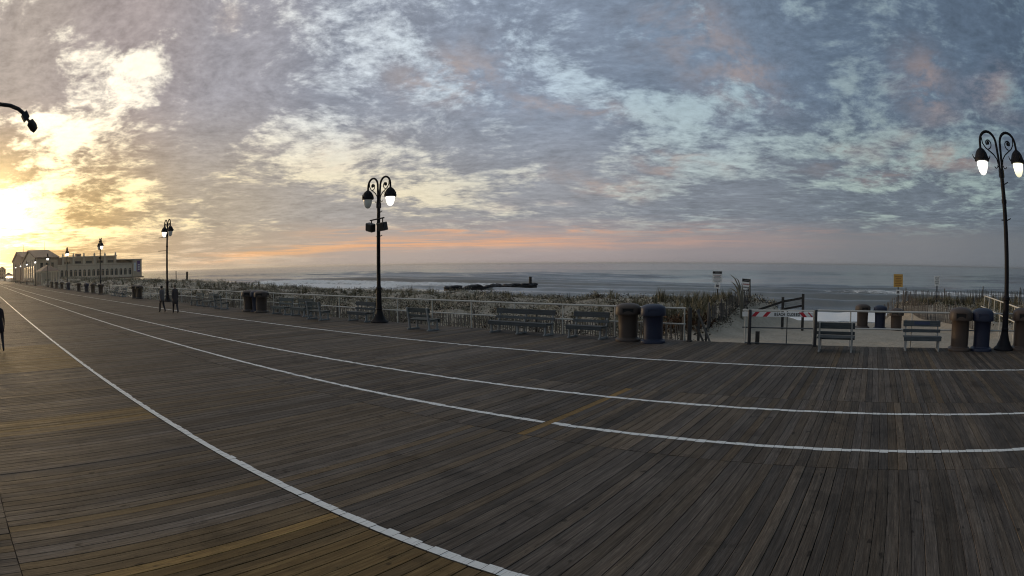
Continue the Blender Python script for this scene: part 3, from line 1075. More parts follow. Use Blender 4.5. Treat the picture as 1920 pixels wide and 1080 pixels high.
# ================================================================ groin and beach piles
def groin():
    root = empty('timber_groin', (-86, 100, SEA_Z))
    T0 = Matrix.Translation(-Vector(root.location))

    def add(mb, name, m):
        ob = mb.build(name, m, root)
        ob.matrix_parent_inverse = T0
        return ob
    p0, p1 = Vector((-88.2, 102, 0)), Vector((-82.3, 128, 0))
    n = 14
    rr = random.Random(3)
    for i in range(n):
        a = p0.lerp(p1, i / n)
        b = p0.lerp(p1, (i + 0.985) / n)
        h1 = -2.55 + 0.10 * math.sin(i * 1.9)
        add(MB().beam((a.x, a.y, (h1 - 5) / 2), (b.x, b.y, (h1 - 5) / 2), 1.5, h1 + 5), 'sheet_pile', 'rock')
        if i % 3 != 2:
            for q in range(2):
                f = a.lerp(b, 0.25 + 0.5 * q)
                rot = Matrix.Rotation(rr.uniform(0, 3), 3, 'Z') @ Matrix.Rotation(rr.uniform(-.25, .25), 3, 'X')
                mb = MB()
                bm = bmesh.new()
                bmesh.ops.create_icosphere(bm, subdivisions=2, radius=1.0)
                vs = [rot @ Vector((v.co.x * 0.95 * (1 + .25 * rr.uniform(-1, 1)), v.co.y * 1.25, v.co.z * 0.42 * (1 + .2 * rr.uniform(-1, 1)))) for v in bm.verts]
                fs = [[v.index for v in f_.verts] for f_ in bm.faces]
                bm.free()
                mb.add([(v.x + f.x, v.y + f.y, v.z + h1 + 0.05) for v in vs], fs)
                add(mb, 'rock', 'rock')
    add(MB().tube([(-82.6, 126.5, -5), (-82.6, 126.5, -0.6)], 0.36, 10), 'end_pile', 'timber')
    tag(root, 'dark rock topped groin running into the surf with a post at its tip', 'groin')


groin()
for (x_, y_, zt_, tilt, lab) in ((-142.0, 60, 2.3, 0.0, 'thin dark pile standing in the surf, left of a thicker leaning one'),
                                 (-134.6, 60, 2.1, 0.18, 'thick leaning dark pile standing in the surf near the lamp post')):
    ob = MB().tube([(0, 0, 0), (tilt * 0.6, 0, 3.0), (tilt * 1.6, 0, zt_ + 3.6)], [0.14 + tilt, 0.13 + tilt, 0.11 + tilt], 8).build('beach_pile', 'timber')
    ob.location = (x_, y_, -3.6)
    tag(ob, lab, 'pile', 'piles in the surf')


# ================================================================ street lamps
def arc_pts(cx, cz, r, a0, a1, n):
    return [(cx + r * math.cos(R(a0 + (a1 - a0) * i / n)), 0, cz + r * math.sin(R(a0 + (a1 - a0) * i / n))) for i in range(n + 1)]


def street_lamp(loc, sc, label, left='globe', right='globe', extra=None):
    root = empty('street_lamp', loc, 0, sc)
    MB().lathe([(0.44, 0.0), (0.44, 0.05), (0.38, 0.10), (0.33, 0.13), (0.28, 0.22), (0.22, 0.32), (0.19, 0.42), (0.155, 0.55), (0.14, 0.62), (0.16, 0.66), (0.14, 0.70)], 12).build('pedestal', 'iron', root, True)
    MB().lathe([(0.135, 0.68), (0.122, 1.55), (0.155, 1.58), (0.155, 1.66), (0.105, 1.72), (0.096, 1.8), (0.090, 4.2), (0.084, 5.55)], 12).build('shaft', 'iron', root, True)
    MB().lathe([(0.11, 4.66), (0.11, 4.78)], 12).build('collar', 'iron', root, True)
    MB().lathe([(0.12, 5.5), (0.12, 5.72), (0.10, 5.78)], 12).build('arm_socket', 'iron', root, True)
    MB().tube([(0.05, 0, 5.26), (0.25, 0, 5.35)], 0.02, 6).build('step_peg', 'iron', root)
    MB().tube([(0.05, 0, 4.10), (0.25, 0, 4.18)], 0.02, 6).build('step_peg', 'iron', root)
    MB().tube([(-0.05, 0, 4.12), (-0.17, 0, 4.12)], 0.02, 6).build('step_peg', 'iron', root)
    for s, lit in ((-1, left), (1, right)):
        r_ = 0.355
        cx = s * (0.09 + r_)
        cz = 6.60
        pts = [(s * 0.055, 0, 5.6), (s * 0.06, 0, 6.1), (s * 0.085, 0, 6.5)]
        ac = [(cx - s * r_ * math.cos(R(a)), 0, cz + 0.40 * math.sin(R(a))) for a in range(10, 171, 16)]
        pts += ac + [(s * 0.808, 0, 6.5), (s * 0.81, 0, 6.40)]
        arm = MB().tube(pts, 0.05, 8).build('arm', 'iron', root, True)
        # scroll
        sp = [(s * 0.10, 0, 5.92), (s * 0.14, 0, 6.10), (s * 0.26, 0, 6.24), (s * 0.42, 0, 6.35), (s * 0.58, 0, 6.45), (s * 0.69, 0, 6.60), (s * 0.71, 0, 6.80)]
        MB().tube(sp, 0.024, 6).build('scroll', 'iron', arm, True)
        curl = []
        for i in range(15):
            a = R(-95 + i * -24)
            q = 0.19 * (1 - i / 18)
            curl.append((s * (0.47 + q * math.cos(a)), 0, 6.60 + q * math.sin(a)))
        MB().tube(curl, 0.022, 6).build('scroll', 'iron', arm, True)
        MB().lathe([(0.005, 6.55), (0.05, 6.57), (0.068, 6.62), (0.05, 6.67), (0.005, 6.69)], 10, cx=s * 0.45).build('scroll_ball', 'iron', arm, True)
        hook = [(s * (0.20 + 0.07 * math.cos(R(a))), 0, 5.86 + 0.07 * math.sin(R(a))) for a in range(100, 380, 28)]
        MB().tube([(s * 0.10, 0, 5.84)] + hook[2:], 0.016, 6).build('hook', 'iron', arm, True)
        hx = s * 0.81
        hd = MB().lathe([(0.05, 6.45), (0.09, 6.42), (0.17, 6.36), (0.235, 6.27), (0.27, 6.17), (0.29, 6.12), (0.305, 6.10), (0.305, 6.00), (0.26, 5.98)][::-1], 16, cx=hx).build('lamp_hood', 'iron', root, True)
        for a in range(0, 360, 90):
            ca_, sn = math.cos(R(a)), math.sin(R(a))
            MB().tube([(hx + 0.29 * ca_, 0.29 * sn, 6.06), (hx + 0.36 * ca_, 0.36 * sn, 6.13), (hx + 0.39 * ca_, 0.39 * sn, 6.22)], [0.03, 0.022, 0.008], 5).build('hood_leaf', 'iron', hd)
        MB().lathe([(0.03, 5.54), (0.10, 5.57), (0.155, 5.65), (0.195, 5.77), (0.22, 5.90), (0.22, 6.0)], 16, cx=hx).build('globe', lit, root, True)
    if extra == 'floods':
        b = MB().tube([(-0.50, -0.1, 4.92), (0.50, -0.1, 5.0)], 0.035, 6).tube([(-.40, -.1, 4.93), (-.40, -.1, 4.75)], 0.03, 6).tube([(.40, -.1, 4.98), (.40, -.1, 4.78)], 0.03, 6).build('bracket', 'iron', root)
        for s, tl in ((-1, 14), (1, -3)):
            rot = Matrix.Rotation(R(tl), 3, 'Y') @ Matrix.Rotation(R(12), 3, 'X')
            f = MB().box(s * 0.43, -0.14, 4.58, 0.46, 0.28, 0.40, rot).build('floodlight', 'ironw', root, False, 0.03)
            MB().box(s * 0.43, -0.30, 4.56, 0.38, 0.02, 0.30, rot).build('flood_lens', 'glass', f)
    if extra == 'banner_arms':
        for zz_ in (4.35, 5.5):
            MB().tube([(0, 0, zz_), (-0.95, -0.55, zz_)], 0.03, 6).build('banner_arm', 'iron', root)
    if extra == 'speaker':
        MB().box(-0.45, 0, 4.5, 0.7, 0.4, 0.25).build('speaker_horn', 'iron', root)
    tag(root, label, 'street lamp', 'twin globe lamps along the rail')
    return root


street_lamp((5.47, 19.55, 0), 1.0, 'tall twin globe lamp with both globes lit beside the trash cans at right', 'globe', 'globe_y')
street_lamp((-20.8, 19.35, 0), 0.945, 'twin globe lamp with one dark globe and two black floodlights', 'globe_off', 'globe', 'floods')
street_lamp((-48.4, 19.5, 0), 0.97, 'twin globe lamp with two bare banner arms behind the walking couple', 'globe', 'globe_off', 'banner_arms')
street_lamp((-74.9, 19.5, 0), 0.97, 'fourth twin globe lamp from the right, rising among trash cans', 'globe_off', 'globe', 'speaker')
street_lamp((-102.6, 19.5, 0), 0.99, 'fifth twin globe lamp from the right, before the pavilion arches', 'globe', 'globe')
for i, (xx, nm) in enumerate(((-131, 'sixth'), (-159.5, 'seventh'), (-187.5, 'eighth'), (-215.5, 'ninth'), (-243.5, 'tenth'))):
    street_lamp((xx, 19.5, 0), 1.0, '%s twin globe lamp from the right, small before the pavilion' % nm, 'globe', 'globe')


# gooseneck fixture reaching in at upper left; its post stands out of frame
def gooseneck():
    root = empty('gooseneck_light', (-8.0, -1.05, 0))
    MB().lathe([(0.16, 0), (0.16, 0.03), (0.08, 0.06), (0.065, 0.4), (0.055, 4.3)], 12).build('post', 'ironw', root, True)
    pts = [(0, 0, 4.2), (0, 0.10, 4.45), (0, 0.30, 4.62), (0, 0.58, 4.73), (0, 0.90, 4.80), (0, 1.15, 4.815), (0, 1.34, 4.80), (0, 1.50, 4.755), (0, 1.62, 4.69)]
    MB().tube(pts, 0.028, 8).build('arm', 'ironw', root, True)
    rot = Matrix.Rotation(R(-50), 3, 'X')
    MB().box(0, 1.645, 4.655, 0.12, 0.115, 0.10, rot).build('junction_box', 'ironw', root, False, 0.008)
    MB().tube([(0, 1.69, 4.62), (0, 1.76, 4.565)], 0.02, 6).build('knuckle', 'ironw', root)
    hd = MB().lathe([(0.03, 0.02), (0.062, 0.0), (0.066, -0.10), (0.045, -0.165), (0.01, -0.17)][::-1], 10)
    ob = hd.build('lamp_head', 'ironw', root, True)
    ob.location = (0, 1.745, 4.58)
    ob.rotation_euler = (R(48), 0, 0)
    tag(root, 'black curved gooseneck light reaching in at the upper left edge', 'gooseneck light')


gooseneck()


# ================================================================ railings
def railing(name, xa, xb, posts, label, top=1.10, mid=0.57, y=RAIL_Y):
    root = empty(name, ((xa + xb) / 2, y, 0))
    ox = (xa + xb) / 2
    MB().tube([(xa - ox, 0, top), (xb - ox, 0, top)], 0.03, 8).build('top_rail', 'galv', root, True)
    MB().tube([(xa - ox, 0, mid), (xb - ox, 0, mid)], 0.026, 8).build('middle_rail', 'galv', root, True)
    me_ = None
    for xx in posts:
        if me_ is None:
            pb = MB().tube([(0, 0, 0), (0, 0, top - 0.02)], 0.026, 8)
            me_ = pb.mesh('post', 'galv', True)
            fl = MB().lathe([(0.07, 0), (0.07, 0.012), (0.03, 0.02)], 8).mesh('foot_flange', 'galv_d')
        ob = bpy.data.objects.new('post', me_)
        COL.objects.link(ob)
        ob.parent = root
        ob.location = (xx - ox, 0, 0)
        f_ = bpy.data.objects.new('foot_flange', fl)
        COL.objects.link(f_)
        f_.parent = ob
    tag(root, label, 'railing')
    return root


lp = [-6.72] + [-9.35 - 2.12 * i for i in range(60)]
railing('pipe_railing', -136.6, -6.68, lp, 'long pipe railing behind the benches, running toward the pavilion')
railing('pipe_railing', -1.94, 18.2, [-0.74, 1.57, 3.9, 6.2, 8.5, 10.8, 13.1, 15.4, 18.1], 'pipe railing behind the benches and trash cans at right of the gate', 1.14, 0.59)
# railing of the side ramp
rr_ = empty('ramp_railing', (7.15, 26, 0))
MB().tube([(-0.25, -6.2, 1.14), (0.22, 6, 1.14)], 0.03, 8).build('top_rail', 'galv', rr_, True)
MB().tube([(-0.35, -6.2, 0.60), (0.0, 6, 0.60)], 0.026, 8).build('middle_rail', 'galv', rr_, True)
for i in range(8):
    f = i / 7
    MB().tube([(-0.30 + 0.42 * f, -6.1 + 12 * f, -0.9), (-0.27 + 0.46 * f, -6.1 + 12 * f, 1.13)], 0.026, 8).build('post', 'galv', rr_, True)
tag(rr_, 'pipe railing running seaward behind the lamp post at right', 'railing')


def post_thing(name, x, y, w, h_, m, label):
    ob = MB().lathe([(w * 0.72, 0, 5), (w * 0.72, 0.04, 5), (w * 0.5, 0.05, 5), (w * 0.5, h_ - 0.02, 5), (w * 0.42, h_, 5)], 16).build(name, m, None, True)
    ob.location = (x, y, 0)
    tag(ob, label, 'post')
    return ob


post_thing('gate_post', -6.50, 19.62, 0.13, 1.13, 'timber', 'dark square post ending the long railing at the beach path')
post_thing('gate_post', -4.34, 19.60, 0.105, 1.12, 'ironw', 'black post at the hinge end of the beach closed barrier')
post_thing('gate_post', -1.99, 19.60, 0.105, 1.16, 'ironw', 'black post at the latch end of the barrier beside a bench')

# timber brace behind the end post
br = empty('timber_brace', (-6.2, 20.2, -0.3))
bT = Matrix.Translation((6.2, -20.2, 0.3))
for nm, a, b, w in (('strut', (-6.42, 20.15, 1.02), (-5.86, 20.15, -0.15), 0.09), ('strut', (-6.42, 20.15, 0.46), (-6.10, 20.15, -0.15), 0.08), ('upright', (-6.36, 20.22, -0.3), (-6.36, 20.22, 1.05), 0.08), ('upright', (-6.08, 20.24, -0.3), (-6.08, 20.24, 0.42), 0.07)):
    ob = MB().beam(a, b, w, 0.05).build(nm, 'timber_g', br)
    ob.matrix_parent_inverse = bT
tag(br, 'weathered timber struts propped behind the railing end post', 'brace')


# beach closed barrier
def barrier():
    root = empty('beach_barrier', (-3.2, RAIL_Y, 0))
    x0, x1 = -1.42, 1.14
    MB().tube([(x0, 0, 1.085), (x1, 0, 1.12)], 0.028, 8).build('top_rail', 'galv', root, True)
    MB().tube([(x0, 0, 0.535), (x1, 0, 0.555)], 0.022, 8).build('middle_rail', 'galv_d', root, True)
    for xx in (x0 + 0.10, 0.17, x1 - 0.02):
        MB().tube([(xx, 0, 0.03), (xx, 0, 1.09)], 0.024 if xx != 0.17 else 0.02, 8).build('upright', 'galv' if xx != 0.17 else 'galv_d', root, True)
    MB().tube([(x0 + 0.1, 0, 0.035), (x1 - 0.02, 0, 0.035)], 0.02, 8).build('bottom_rail', 'galv_d', root, True)
    MB().box(-0.88, 0.05, 0.2, 0.13, 0.10, 0.42).build('latch_block', 'timber', root)
    b = MB().box(-0.14, -0.045, 0.985, 2.54, 0.018, 0.155).build('sign_board', 'white', root)
    b.rotation_euler = (0, R(-0.65), 0)
    yb = -0.0565
    z0, z1 = 0.909, 1.061

    def stripe(xa, xb_, sh):
        mb = MB().add([(xa, yb, z0), (xb_, yb, z0), (xb_ + sh, yb, z1), (xa + sh, yb, z1), (xa, yb + .002, z0), (xb_, yb + .002, z0), (xb_ + sh, yb + .002, z1), (xa + sh, yb + .002, z1)],
                      [(0, 1, 2, 3), (7, 6, 5, 4), (0, 4, 5, 1), (2, 6, 7, 3)])
        mb.build('stripe', 'red', b)
    stripe(-1.09, -0.94, 0.15)
    stripe(-0.69, -0.54, 0.15)
    stripe(0.75, 0.90, -0.15)
    stripe(1.06, 1.115, -0.15)
    word = 'BEACH CLOSED'
    adv = 0.0765
    for i, chr_ in enumerate(word):
        if chr_ == ' ':
            continue
        fc = bpy.data.curves.new('letter', 'FONT')
        fc.body = chr_
        fc.align_x = 'CENTER'
        fc.align_y = 'CENTER'
        fc.size = 0.135
        fc.extrude = 0.001
        fc.offset = 0.004
        tmp = bpy.data.objects.new('letter', fc)
        COL.objects.link(tmp)
        lm = bpy.data.meshes.new_from_object(tmp.evaluated_get(bpy.context.evaluated_depsgraph_get()))
        bpy.data.objects.remove(tmp)
        lm.name = 'letter'
        lm.materials.clear()
        lm.materials.append(M['black'])
        fo = bpy.data.objects.new('letter', lm)
        COL.objects.link(fo)
        fo.parent = b
        fo.location = (0.18 + (i - 5.5) * adv, yb - 0.002, 0.985)
        fo.rotation_euler = (R(90), 0, 0)
        fo.scale = (0.80, 1, 1)
    tag(root, 'pipe barrier with a red and white striped BEACH CLOSED board', 'barrier')


barrier()


# ================================================================ benches
def bench_proto(L, m, plaque=False, frames=2):
    root = empty('bench', (0, 0, 0))
    hw = L / 2
    fx = [-hw + 0.10, hw - 0.10] if frames == 2 else [-hw + 0.12, 0.0, hw - 0.12]
    for xx in fx:
        fr = MB()
        fr.beam((xx, -0.20, 0.0), (xx, -0.20, 0.40), 0.055, 0.075, (0, 1, 0))
        fr.beam((xx, 0.24, 0.0), (xx, 0.30, 0.46), 0.055, 0.075, (0, 1, 0))
        fr.beam((xx, 0.30, 0.42), (xx, 0.40, 0.90), 0.055, 0.065, (0, 1, 0))
        fr.beam((xx, -0.24, 0.385), (xx, 0.30, 0.365), 0.05, 0.06)
        fr.beam((xx, -0.30, 0.03), (xx, 0.38, 0.03), 0.057, 0.055)
        fr.build('side_frame', 'leg', root)
    for i, (y_, z_, d_) in enumerate(((-0.185, 0.435, 0.15), (-0.015, 0.425, 0.15), (0.155, 0.415, 0.15))):
        MB().box(0, y_, z_, L, d_, 0.038).build('seat_slat', m, root, False, 0.006)
    MB().box(0, -0.272, 0.385, L - 0.02, 0.032, 0.135).build('front_rail', m, root, False, 0.006)
    tl = Matrix.Rotation(R(-11.5), 3, 'X')
    bs = MB().box(0, 0.325, 0.80, L, 0.035, 0.185, tl).build('back_slat', m, root, False, 0.006)
    MB().box(0, 0.285, 0.575, L, 0.035, 0.10, tl).build('back_slat', m, root, False, 0.006)
    if plaque:
        MB().box(0, 0.303, 0.81, 0.55, 0.012, 0.11, tl).build('plaque', 'plate', bs)
    return root


PR = {}
first_used = set()


def bench(x, y, L, sea_facing, label, m='slat', rz=0.0):
    key = (L, m, label == 'plq')
    fr = 3 if L > 2 else 2
    if key not in PR:
        PR[key] = bench_proto(L, m, False, fr)
        o_ = PR[key]
    else:
        o_ = copy_tree(PR[key])
    o_.location = (x, y, 0)
    o_.rotation_euler = (0, 0, (math.pi if sea_facing else 0) + rz)
    tag(o_, label, 'bench', 'benches along the rail')
    return o_


bench(-12.95, 19.15, 2.62, False, 'long dark slatted bench with three frames, facing the boardwalk')
bench(-10.15, 19.13, 1.42, False, 'short dark bench between the long bench and the brown trash can')
bench(-17.02, 18.27, 1.28, True, 'grey framed bench facing the sea, right of the lamp with floodlights', 'slat_g')
bench(-21.95, 19.2, 1.40, False, 'bench facing the walk, just left of the lamp with floodlights')
bench(-24.35, 18.45, 1.22, True, 'sea facing bench standing in front of two benches, left of the floodlight lamp', 'slat_g')
bench(-26.85, 19.12, 1.36, False, 'bench facing the walk, partly behind a sea facing bench', 'slat_g')
bench(-28.75, 19.10, 1.44, False, 'bench facing the walk, first one right of the three clustered trash cans', 'slat_g')
bench(-35.85, 18.72, 1.20, True, 'small sea facing bench just left of the three clustered trash cans', 'slat_g')
bench(-38.6, 19.1, 1.44, False, 'walk facing bench second to the left of the three clustered trash cans', 'slat_g')
bench(-41.0, 19.1, 1.42, False, 'walk facing bench third to the left of the three clustered trash cans', 'slat_g')
bench(-62.5, 19.1, 1.44, False, 'tiny bench by the rail left of the walking couple, nearer of two')
bench(-66.0, 19.1, 1.42, False, 'tiny bench by the rail left of the walking couple, farther of two')
bench(-1.17, 18.68, 1.30, True, 'bench seen from behind, facing the sea beside the barrier', 'slat')
b12 = bench(1.98, 19.28, 1.46, False, 'bench facing the walk with a blue plaque, in front of the rail')
for ch in b12.children:
    if ch.name.startswith('back_slat') and ch.matrix_local.translation.z == 0 and not ch.children:
        pq = MB().box(0, 0.300, 0.815, 0.62, 0.012, 0.10, Matrix.Rotation(R(-11.5), 3, 'X')).build('plaque', 'plate', ch)
        break


# ================================================================ trash cans
def can_proto(m, opening_shade=True):
    root = empty('trash_can', (0, 0, 0))
    MB().lathe([(0.42, 0.0, 3.2), (0.425, 0.05, 3.2), (0.41, 0.075, 3.2), (0.35, 0.10, 2.6), (0.335, 0.13, 2.5)], 28).build('base', m, root, True)
    MB().lathe([(0.325, 0.11, 2.4), (0.325, 0.5, 2.4), (0.34, 0.90, 2.4), (0.36, 0.93, 2.5)], 28).build('body', m, root, True)
    lid = MB().lathe([(0.36, 0.885, 2.6), (0.43, 0.895, 3.2), (0.435, 0.95, 3.4), (0.42, 1.12, 3.4), (0.40, 1.165, 3.3), (0.33, 1.215, 3.0), (0.20, 1.255, 2.6), (0.05, 1.27, 2.2)], 28).build('lid', m, root, True)
    if opening_shade:
        for s, ax in ((-1, 'y'), (1, 'x')):
            def bx(w_, h_, d_, cz, off, cw=0.0):
                if ax == 'y':
                    return (cw, -off, cz, w_, d_, h_)
                return (off, cw, cz, d_, w_, h_)
            MB().box(*bx(0.36, 0.17, 0.03, 1.025, 0.414)).build('opening_shade', 'dark', lid)  # no hole cut: dark panel painted as the shade inside the slot
            fr = MB().box(*bx(0.42, 0.025, 0.05, 0.935, 0.415)).box(*bx(0.42, 0.025, 0.05, 1.115, 0.413))
            fr.box(*bx(0.028, 0.135, 0.05, 1.035, 0.414, -0.196)).box(*bx(0.028, 0.135, 0.05, 1.035, 0.414, 0.196))
            fr.build('opening_frame', m, lid)
    else:
        MB().box(0, -0.40, 1.04, 0.40, 0.05, 0.17).build('flap', m, lid, False, 0.01)
    return root


CP = {}


def trash_can(x, y, z, kind, label, rz=0.0, sc=1.0):
    if kind not in CP:
        o_ = CP[kind] = can_proto({'br': 'can_br', 'bl': 'can_bl'}[kind], kind == 'br')
    else:
        o_ = copy_tree(CP[kind])
    o_.location = (x, y, z)
    o_.rotation_euler = (0, 0, rz)
    o_.scale = (sc, sc, sc)
    tag(o_, label, 'trash can', 'trash cans by the rail')
    return o_


trash_can(-8.58, 19.13, 0, 'br', 'brown trash can with open lid slots beside a blue one, right of the short bench', R(24))
trash_can(-7.60, 19.00, 0, 'bl', 'large blue trash can at the end of the long railing', R(22))
trash_can(3.50, 19.42, 0, 'br', 'brown trash can right of the bench with the plaque', R(-6), 1.06)
trash_can(4.44, 19.45, 0, 'bl', 'dark blue trash can next to the right lamp post', R(-8), 1.05)
trash_can(6.28, 19.60, 0, 'br', 'brown trash can cut off by the right edge, past the lamp post', R(-10), 1.06)
trash_can(-0.50, 33.0, -0.72, 'br', 'brown trash can standing on the sand beyond the bench seen from behind', R(20))
trash_can(0.60, 33.0, -0.77, 'bl', 'blue trash can on the sand between two brown ones', 0)
trash_can(1.60, 32.2, -0.86, 'br', 'low brown trash can on the sand behind the bench with the plaque', R(-15))
trash_can(-32.45, 19.0, 0, 'br', 'brown trash can at the left of the cluster of three', R(40))
trash_can(-31.72, 19.2, 0, 'bl', 'blue trash can in the middle of the cluster of three', R(40))
trash_can(-30.95, 19.05, 0, 'br', 'brown trash can at the right of the cluster of three', R(40))
trash_can(-57.9, 19.3, 0, 'br', 'left can of a dark pair on the rail left of the walking couple', R(50))
trash_can(-56.4, 19.3, 0, 'br', 'right can of a dark pair on the rail left of the walking couple', R(50))
trash_can(-73.3, 19.1, 0, 'br', 'brown can at the foot of the fourth lamp', R(60))
trash_can(-78.6, 19.2, 0, 'br', 'brown can second left of the fourth lamp', R(60))
trash_can(-83.2, 19.2, 0, 'bl', 'bluish can between brown ones, left of the fourth lamp', R(60))
trash_can(-89.6, 19.2, 0, 'br', 'dark can midway between the fourth and fifth lamps', R(60))
trash_can(-99.8, 19.2, 0, 'bl', 'bluish can right at the fifth lamp', R(60))
trash_can(-107.5, 19.2, 0, 'br', 'first can left of the fifth lamp', R(60))
trash_can(-115.0, 19.2, 0, 'br', 'second can left of the fifth lamp', R(60))
trash_can(-122.5, 19.2, 0, 'br', 'third can left of the fifth lamp, near the shelter', R(60))


# ================================================================ signs on the dunes
def sign(name, x, y, ztop, w, h_, m, label, lean=0.0, header=None, small=None, rows_=5, zb=None, pm='timber', pw=0.07, printc='grey_print'):
    g = float(ground_z(x, y)) - 0.3
    root = empty(name, (x, y, g))
    root.rotation_euler = (0, lean, 0)
    MB().box(0, 0.03, (ztop - 0.06 - g) / 2, pw, 0.05, ztop - 0.06 - g).build('post', pm, root)
    zc = ztop - g - h_ / 2
    pn = MB().box(0, -0.005, zc, w, 0.016, h_).build('panel', m, root)
    zt_ = ztop - g
    if header:
        MB().box(0, -0.0155, zt_ - h_ * 0.13, w * 0.94, 0.004, h_ * 0.2).build('header', 'black', pn)
        MB().box(0.02, -0.0195, zt_ - h_ * 0.13, w * 0.55, 0.003, h_ * 0.06).build('header_print', 'grey_print', pn)
    z_ = zt_ - h_ * (0.32 if header else 0.14)
    step = (z_ - (zt_ - h_ * 0.94)) / rows_
    for i in range(rows_):
        mb = MB()
        ww = w * (0.80 if i % 2 == 0 else 0.62)
        xo = 0
        while xo < ww - 0.02:
            sg = min(rng.uniform(0.03, 0.10) * (w / 0.6), ww - xo)
            mb.box(-ww / 2 + xo + sg / 2, -0.0145, z_ - step * (i + 0.4), sg * 0.85, 0.003, step * 0.42)
            xo += sg
        mb.build('print_line', printc if i % 3 else ('redprint' if m == 'white' and header else printc), pn)
    if small:
        sw, sh, dz2, sm, rot = small
        p2 = MB().box(0, -0.006, zt_ - h_ - dz2 - sh / 2, sw, 0.014, sh, Matrix.Rotation(rot, 3, 'Y')).build('lower_panel', sm, root)
        MB().box(0, -0.0145, zt_ - h_ - dz2 - sh / 2, sw * 0.5, 0.003, sh * 0.5, Matrix.Rotation(rot, 3, 'Y')).build('lower_print', 'grey_print', p2)
    tag(root, label, 'sign', 'notice signs on the dunes')


sign('beach_sign', -9.56, 34, 2.16, 0.60, 0.66, 'white', 'white beach rules sign with black header and a small square sign below', 0.0, True, (0.36, 0.30, 0.03, 'white', 0.12), 6)
sign('beach_sign', -7.87, 34, 1.76, 0.54, 0.80, 'white', 'white sign with black header, tilted, beside the taller rules sign', R(4), True, (0.30, 0.34, 0.02, 'white', 0.0), 3, pm='timber_g', pw=0.12)
sign('yellow_sign', 1.85, 36, 2.1, 0.64, 0.74, 'yellow', 'yellow warning sign over a small white panel on the dune', 0.0, None, (0.30, 0.28, 0.15, 'white', 0.0), 6, printc='orange_print')
sign('dune_sign', 4.63, 36, 2.05, 0.38, 0.56, 'white', 'small narrow white sign on a tall black post near the right lamp', 0.0, None, None, 4, pm='ironw', pw=0.08, printc='black')


# ================================================================ picket (snow) fences
def picket_fence(name, pts, hgt, spacing, label, m='picket', lean=0.06, seed=1, drop=0.0, cap=300, posts=True):
    rr = random.Random(seed)
    P_ = [Vector((a, b, 0)) for a, b in pts]
    seglen = [(P_[i + 1] - P_[i]).length for i in range(len(P_) - 1)]
    total = sum(seglen)
    root = empty(name, (P_[0].x, P_[0].y, float(ground_z(P_[0].x, P_[0].y))))
    T0 = Matrix.Translation(-Vector(root.location))

    def at(s):
        for i, L in enumerate(seglen):
            if s <= L or i == len(seglen) - 1:
                return P_[i].lerp(P_[i + 1], s / L), (P_[i + 1] - P_[i]).normalized()
            s -= L
    mesh = MB().box(0, 0, hgt / 2, 0.042, 0.012, hgt).mesh('picket', m)
    n = int(total / spacing)
    rest = MB()
    wire = []
    for i in range(n):
        q, d = at(i * spacing)
        z = float(ground_z(q.x, q.y)) - 0.08 - drop
        ln = lean * math.sin(i * 0.13 + seed) + rr.gauss(0, 0.03)
        sc = rr.uniform(0.92, 1.05)
        wire.append((q.x, q.y - 0.012, z))
        if i < cap:
            ob = bpy.data.objects.new('picket', mesh)
            COL.objects.link(ob)
            ob.parent = root
            ob.matrix_parent_inverse = T0
            ob.location = (q.x, q.y, z)
            ob.rotation_euler = (rr.gauss(0.0, 0.04), ln, math.atan2(d.y, d.x))
            ob.scale = (1, 1, sc)
        else:
            rot = Matrix.Rotation(math.atan2(d.y, d.x), 3, 'Z') @ Matrix.Rotation(ln, 3, 'Y')
            off = rot @ Vector((0, 0, hgt * sc / 2))
            rest.box(q.x + off.x, q.y + off.y, z + off.z, 0.042, 0.012, hgt * sc, rot)
    if rest.v:
        ob = rest.build('pickets', m, root)
        ob.matrix_parent_inverse = T0
        ob['kind'] = 'stuff'
    for f in (0.25, 0.5, 0.78):
        ob = MB().tube([(a, b, c_ + hgt * f) for a, b, c_ in wire[::4]], 0.006, 4, False).build('wire', 'wire', root)
        ob.matrix_parent_inverse = T0
    if posts:
        for s in np.arange(0.2, total, 3.1):
            q, d = at(float(s))
            z = float(ground_z(q.x, q.y)) - 0.3
            ob = MB().tube([(q.x, q.y + 0.06, z), (q.x + rr.gauss(0, .03), q.y + 0.06, z + hgt + 0.35 + rr.uniform(0, .15))], 0.04, 6).build('post', 'timber_g', root)
            ob.matrix_parent_inverse = T0
    tag(root, label, 'fence')


picket_fence('picket_fence', [(-7.0, 20.75), (-14, 20.85), (-21, 20.8), (-34, 20.9), (-52, 20.9)], 0.85, 0.105, 'weathered picket sand fence just behind the long railing', 'picket', 0.07, 2)
picket_fence('picket_fence', [(-7.0, 23.4), (-7.35, 25.5), (-7.15, 29), (-7.3, 33)], 0.95, 0.10, 'leaning picket sand fence along the left of the beach path', 'picket_d', 0.16, 4)
picket_fence('picket_fence', [(6.6, 27.5), (4.6, 31.5), (2.2, 36.0), (0.4, 40.0)], 1.0, 0.10, 'picket sand fence slanting behind the sand trash cans', 'picket_d', 0.05, 6)
picket_fence('picket_fence', [(2.4, 39.5), (6, 38.5), (12, 37.5), (19, 37)], 1.0, 0.11, 'dark picket sand fence on the dune below the narrow sign', 'picket_d', 0.06, 8)

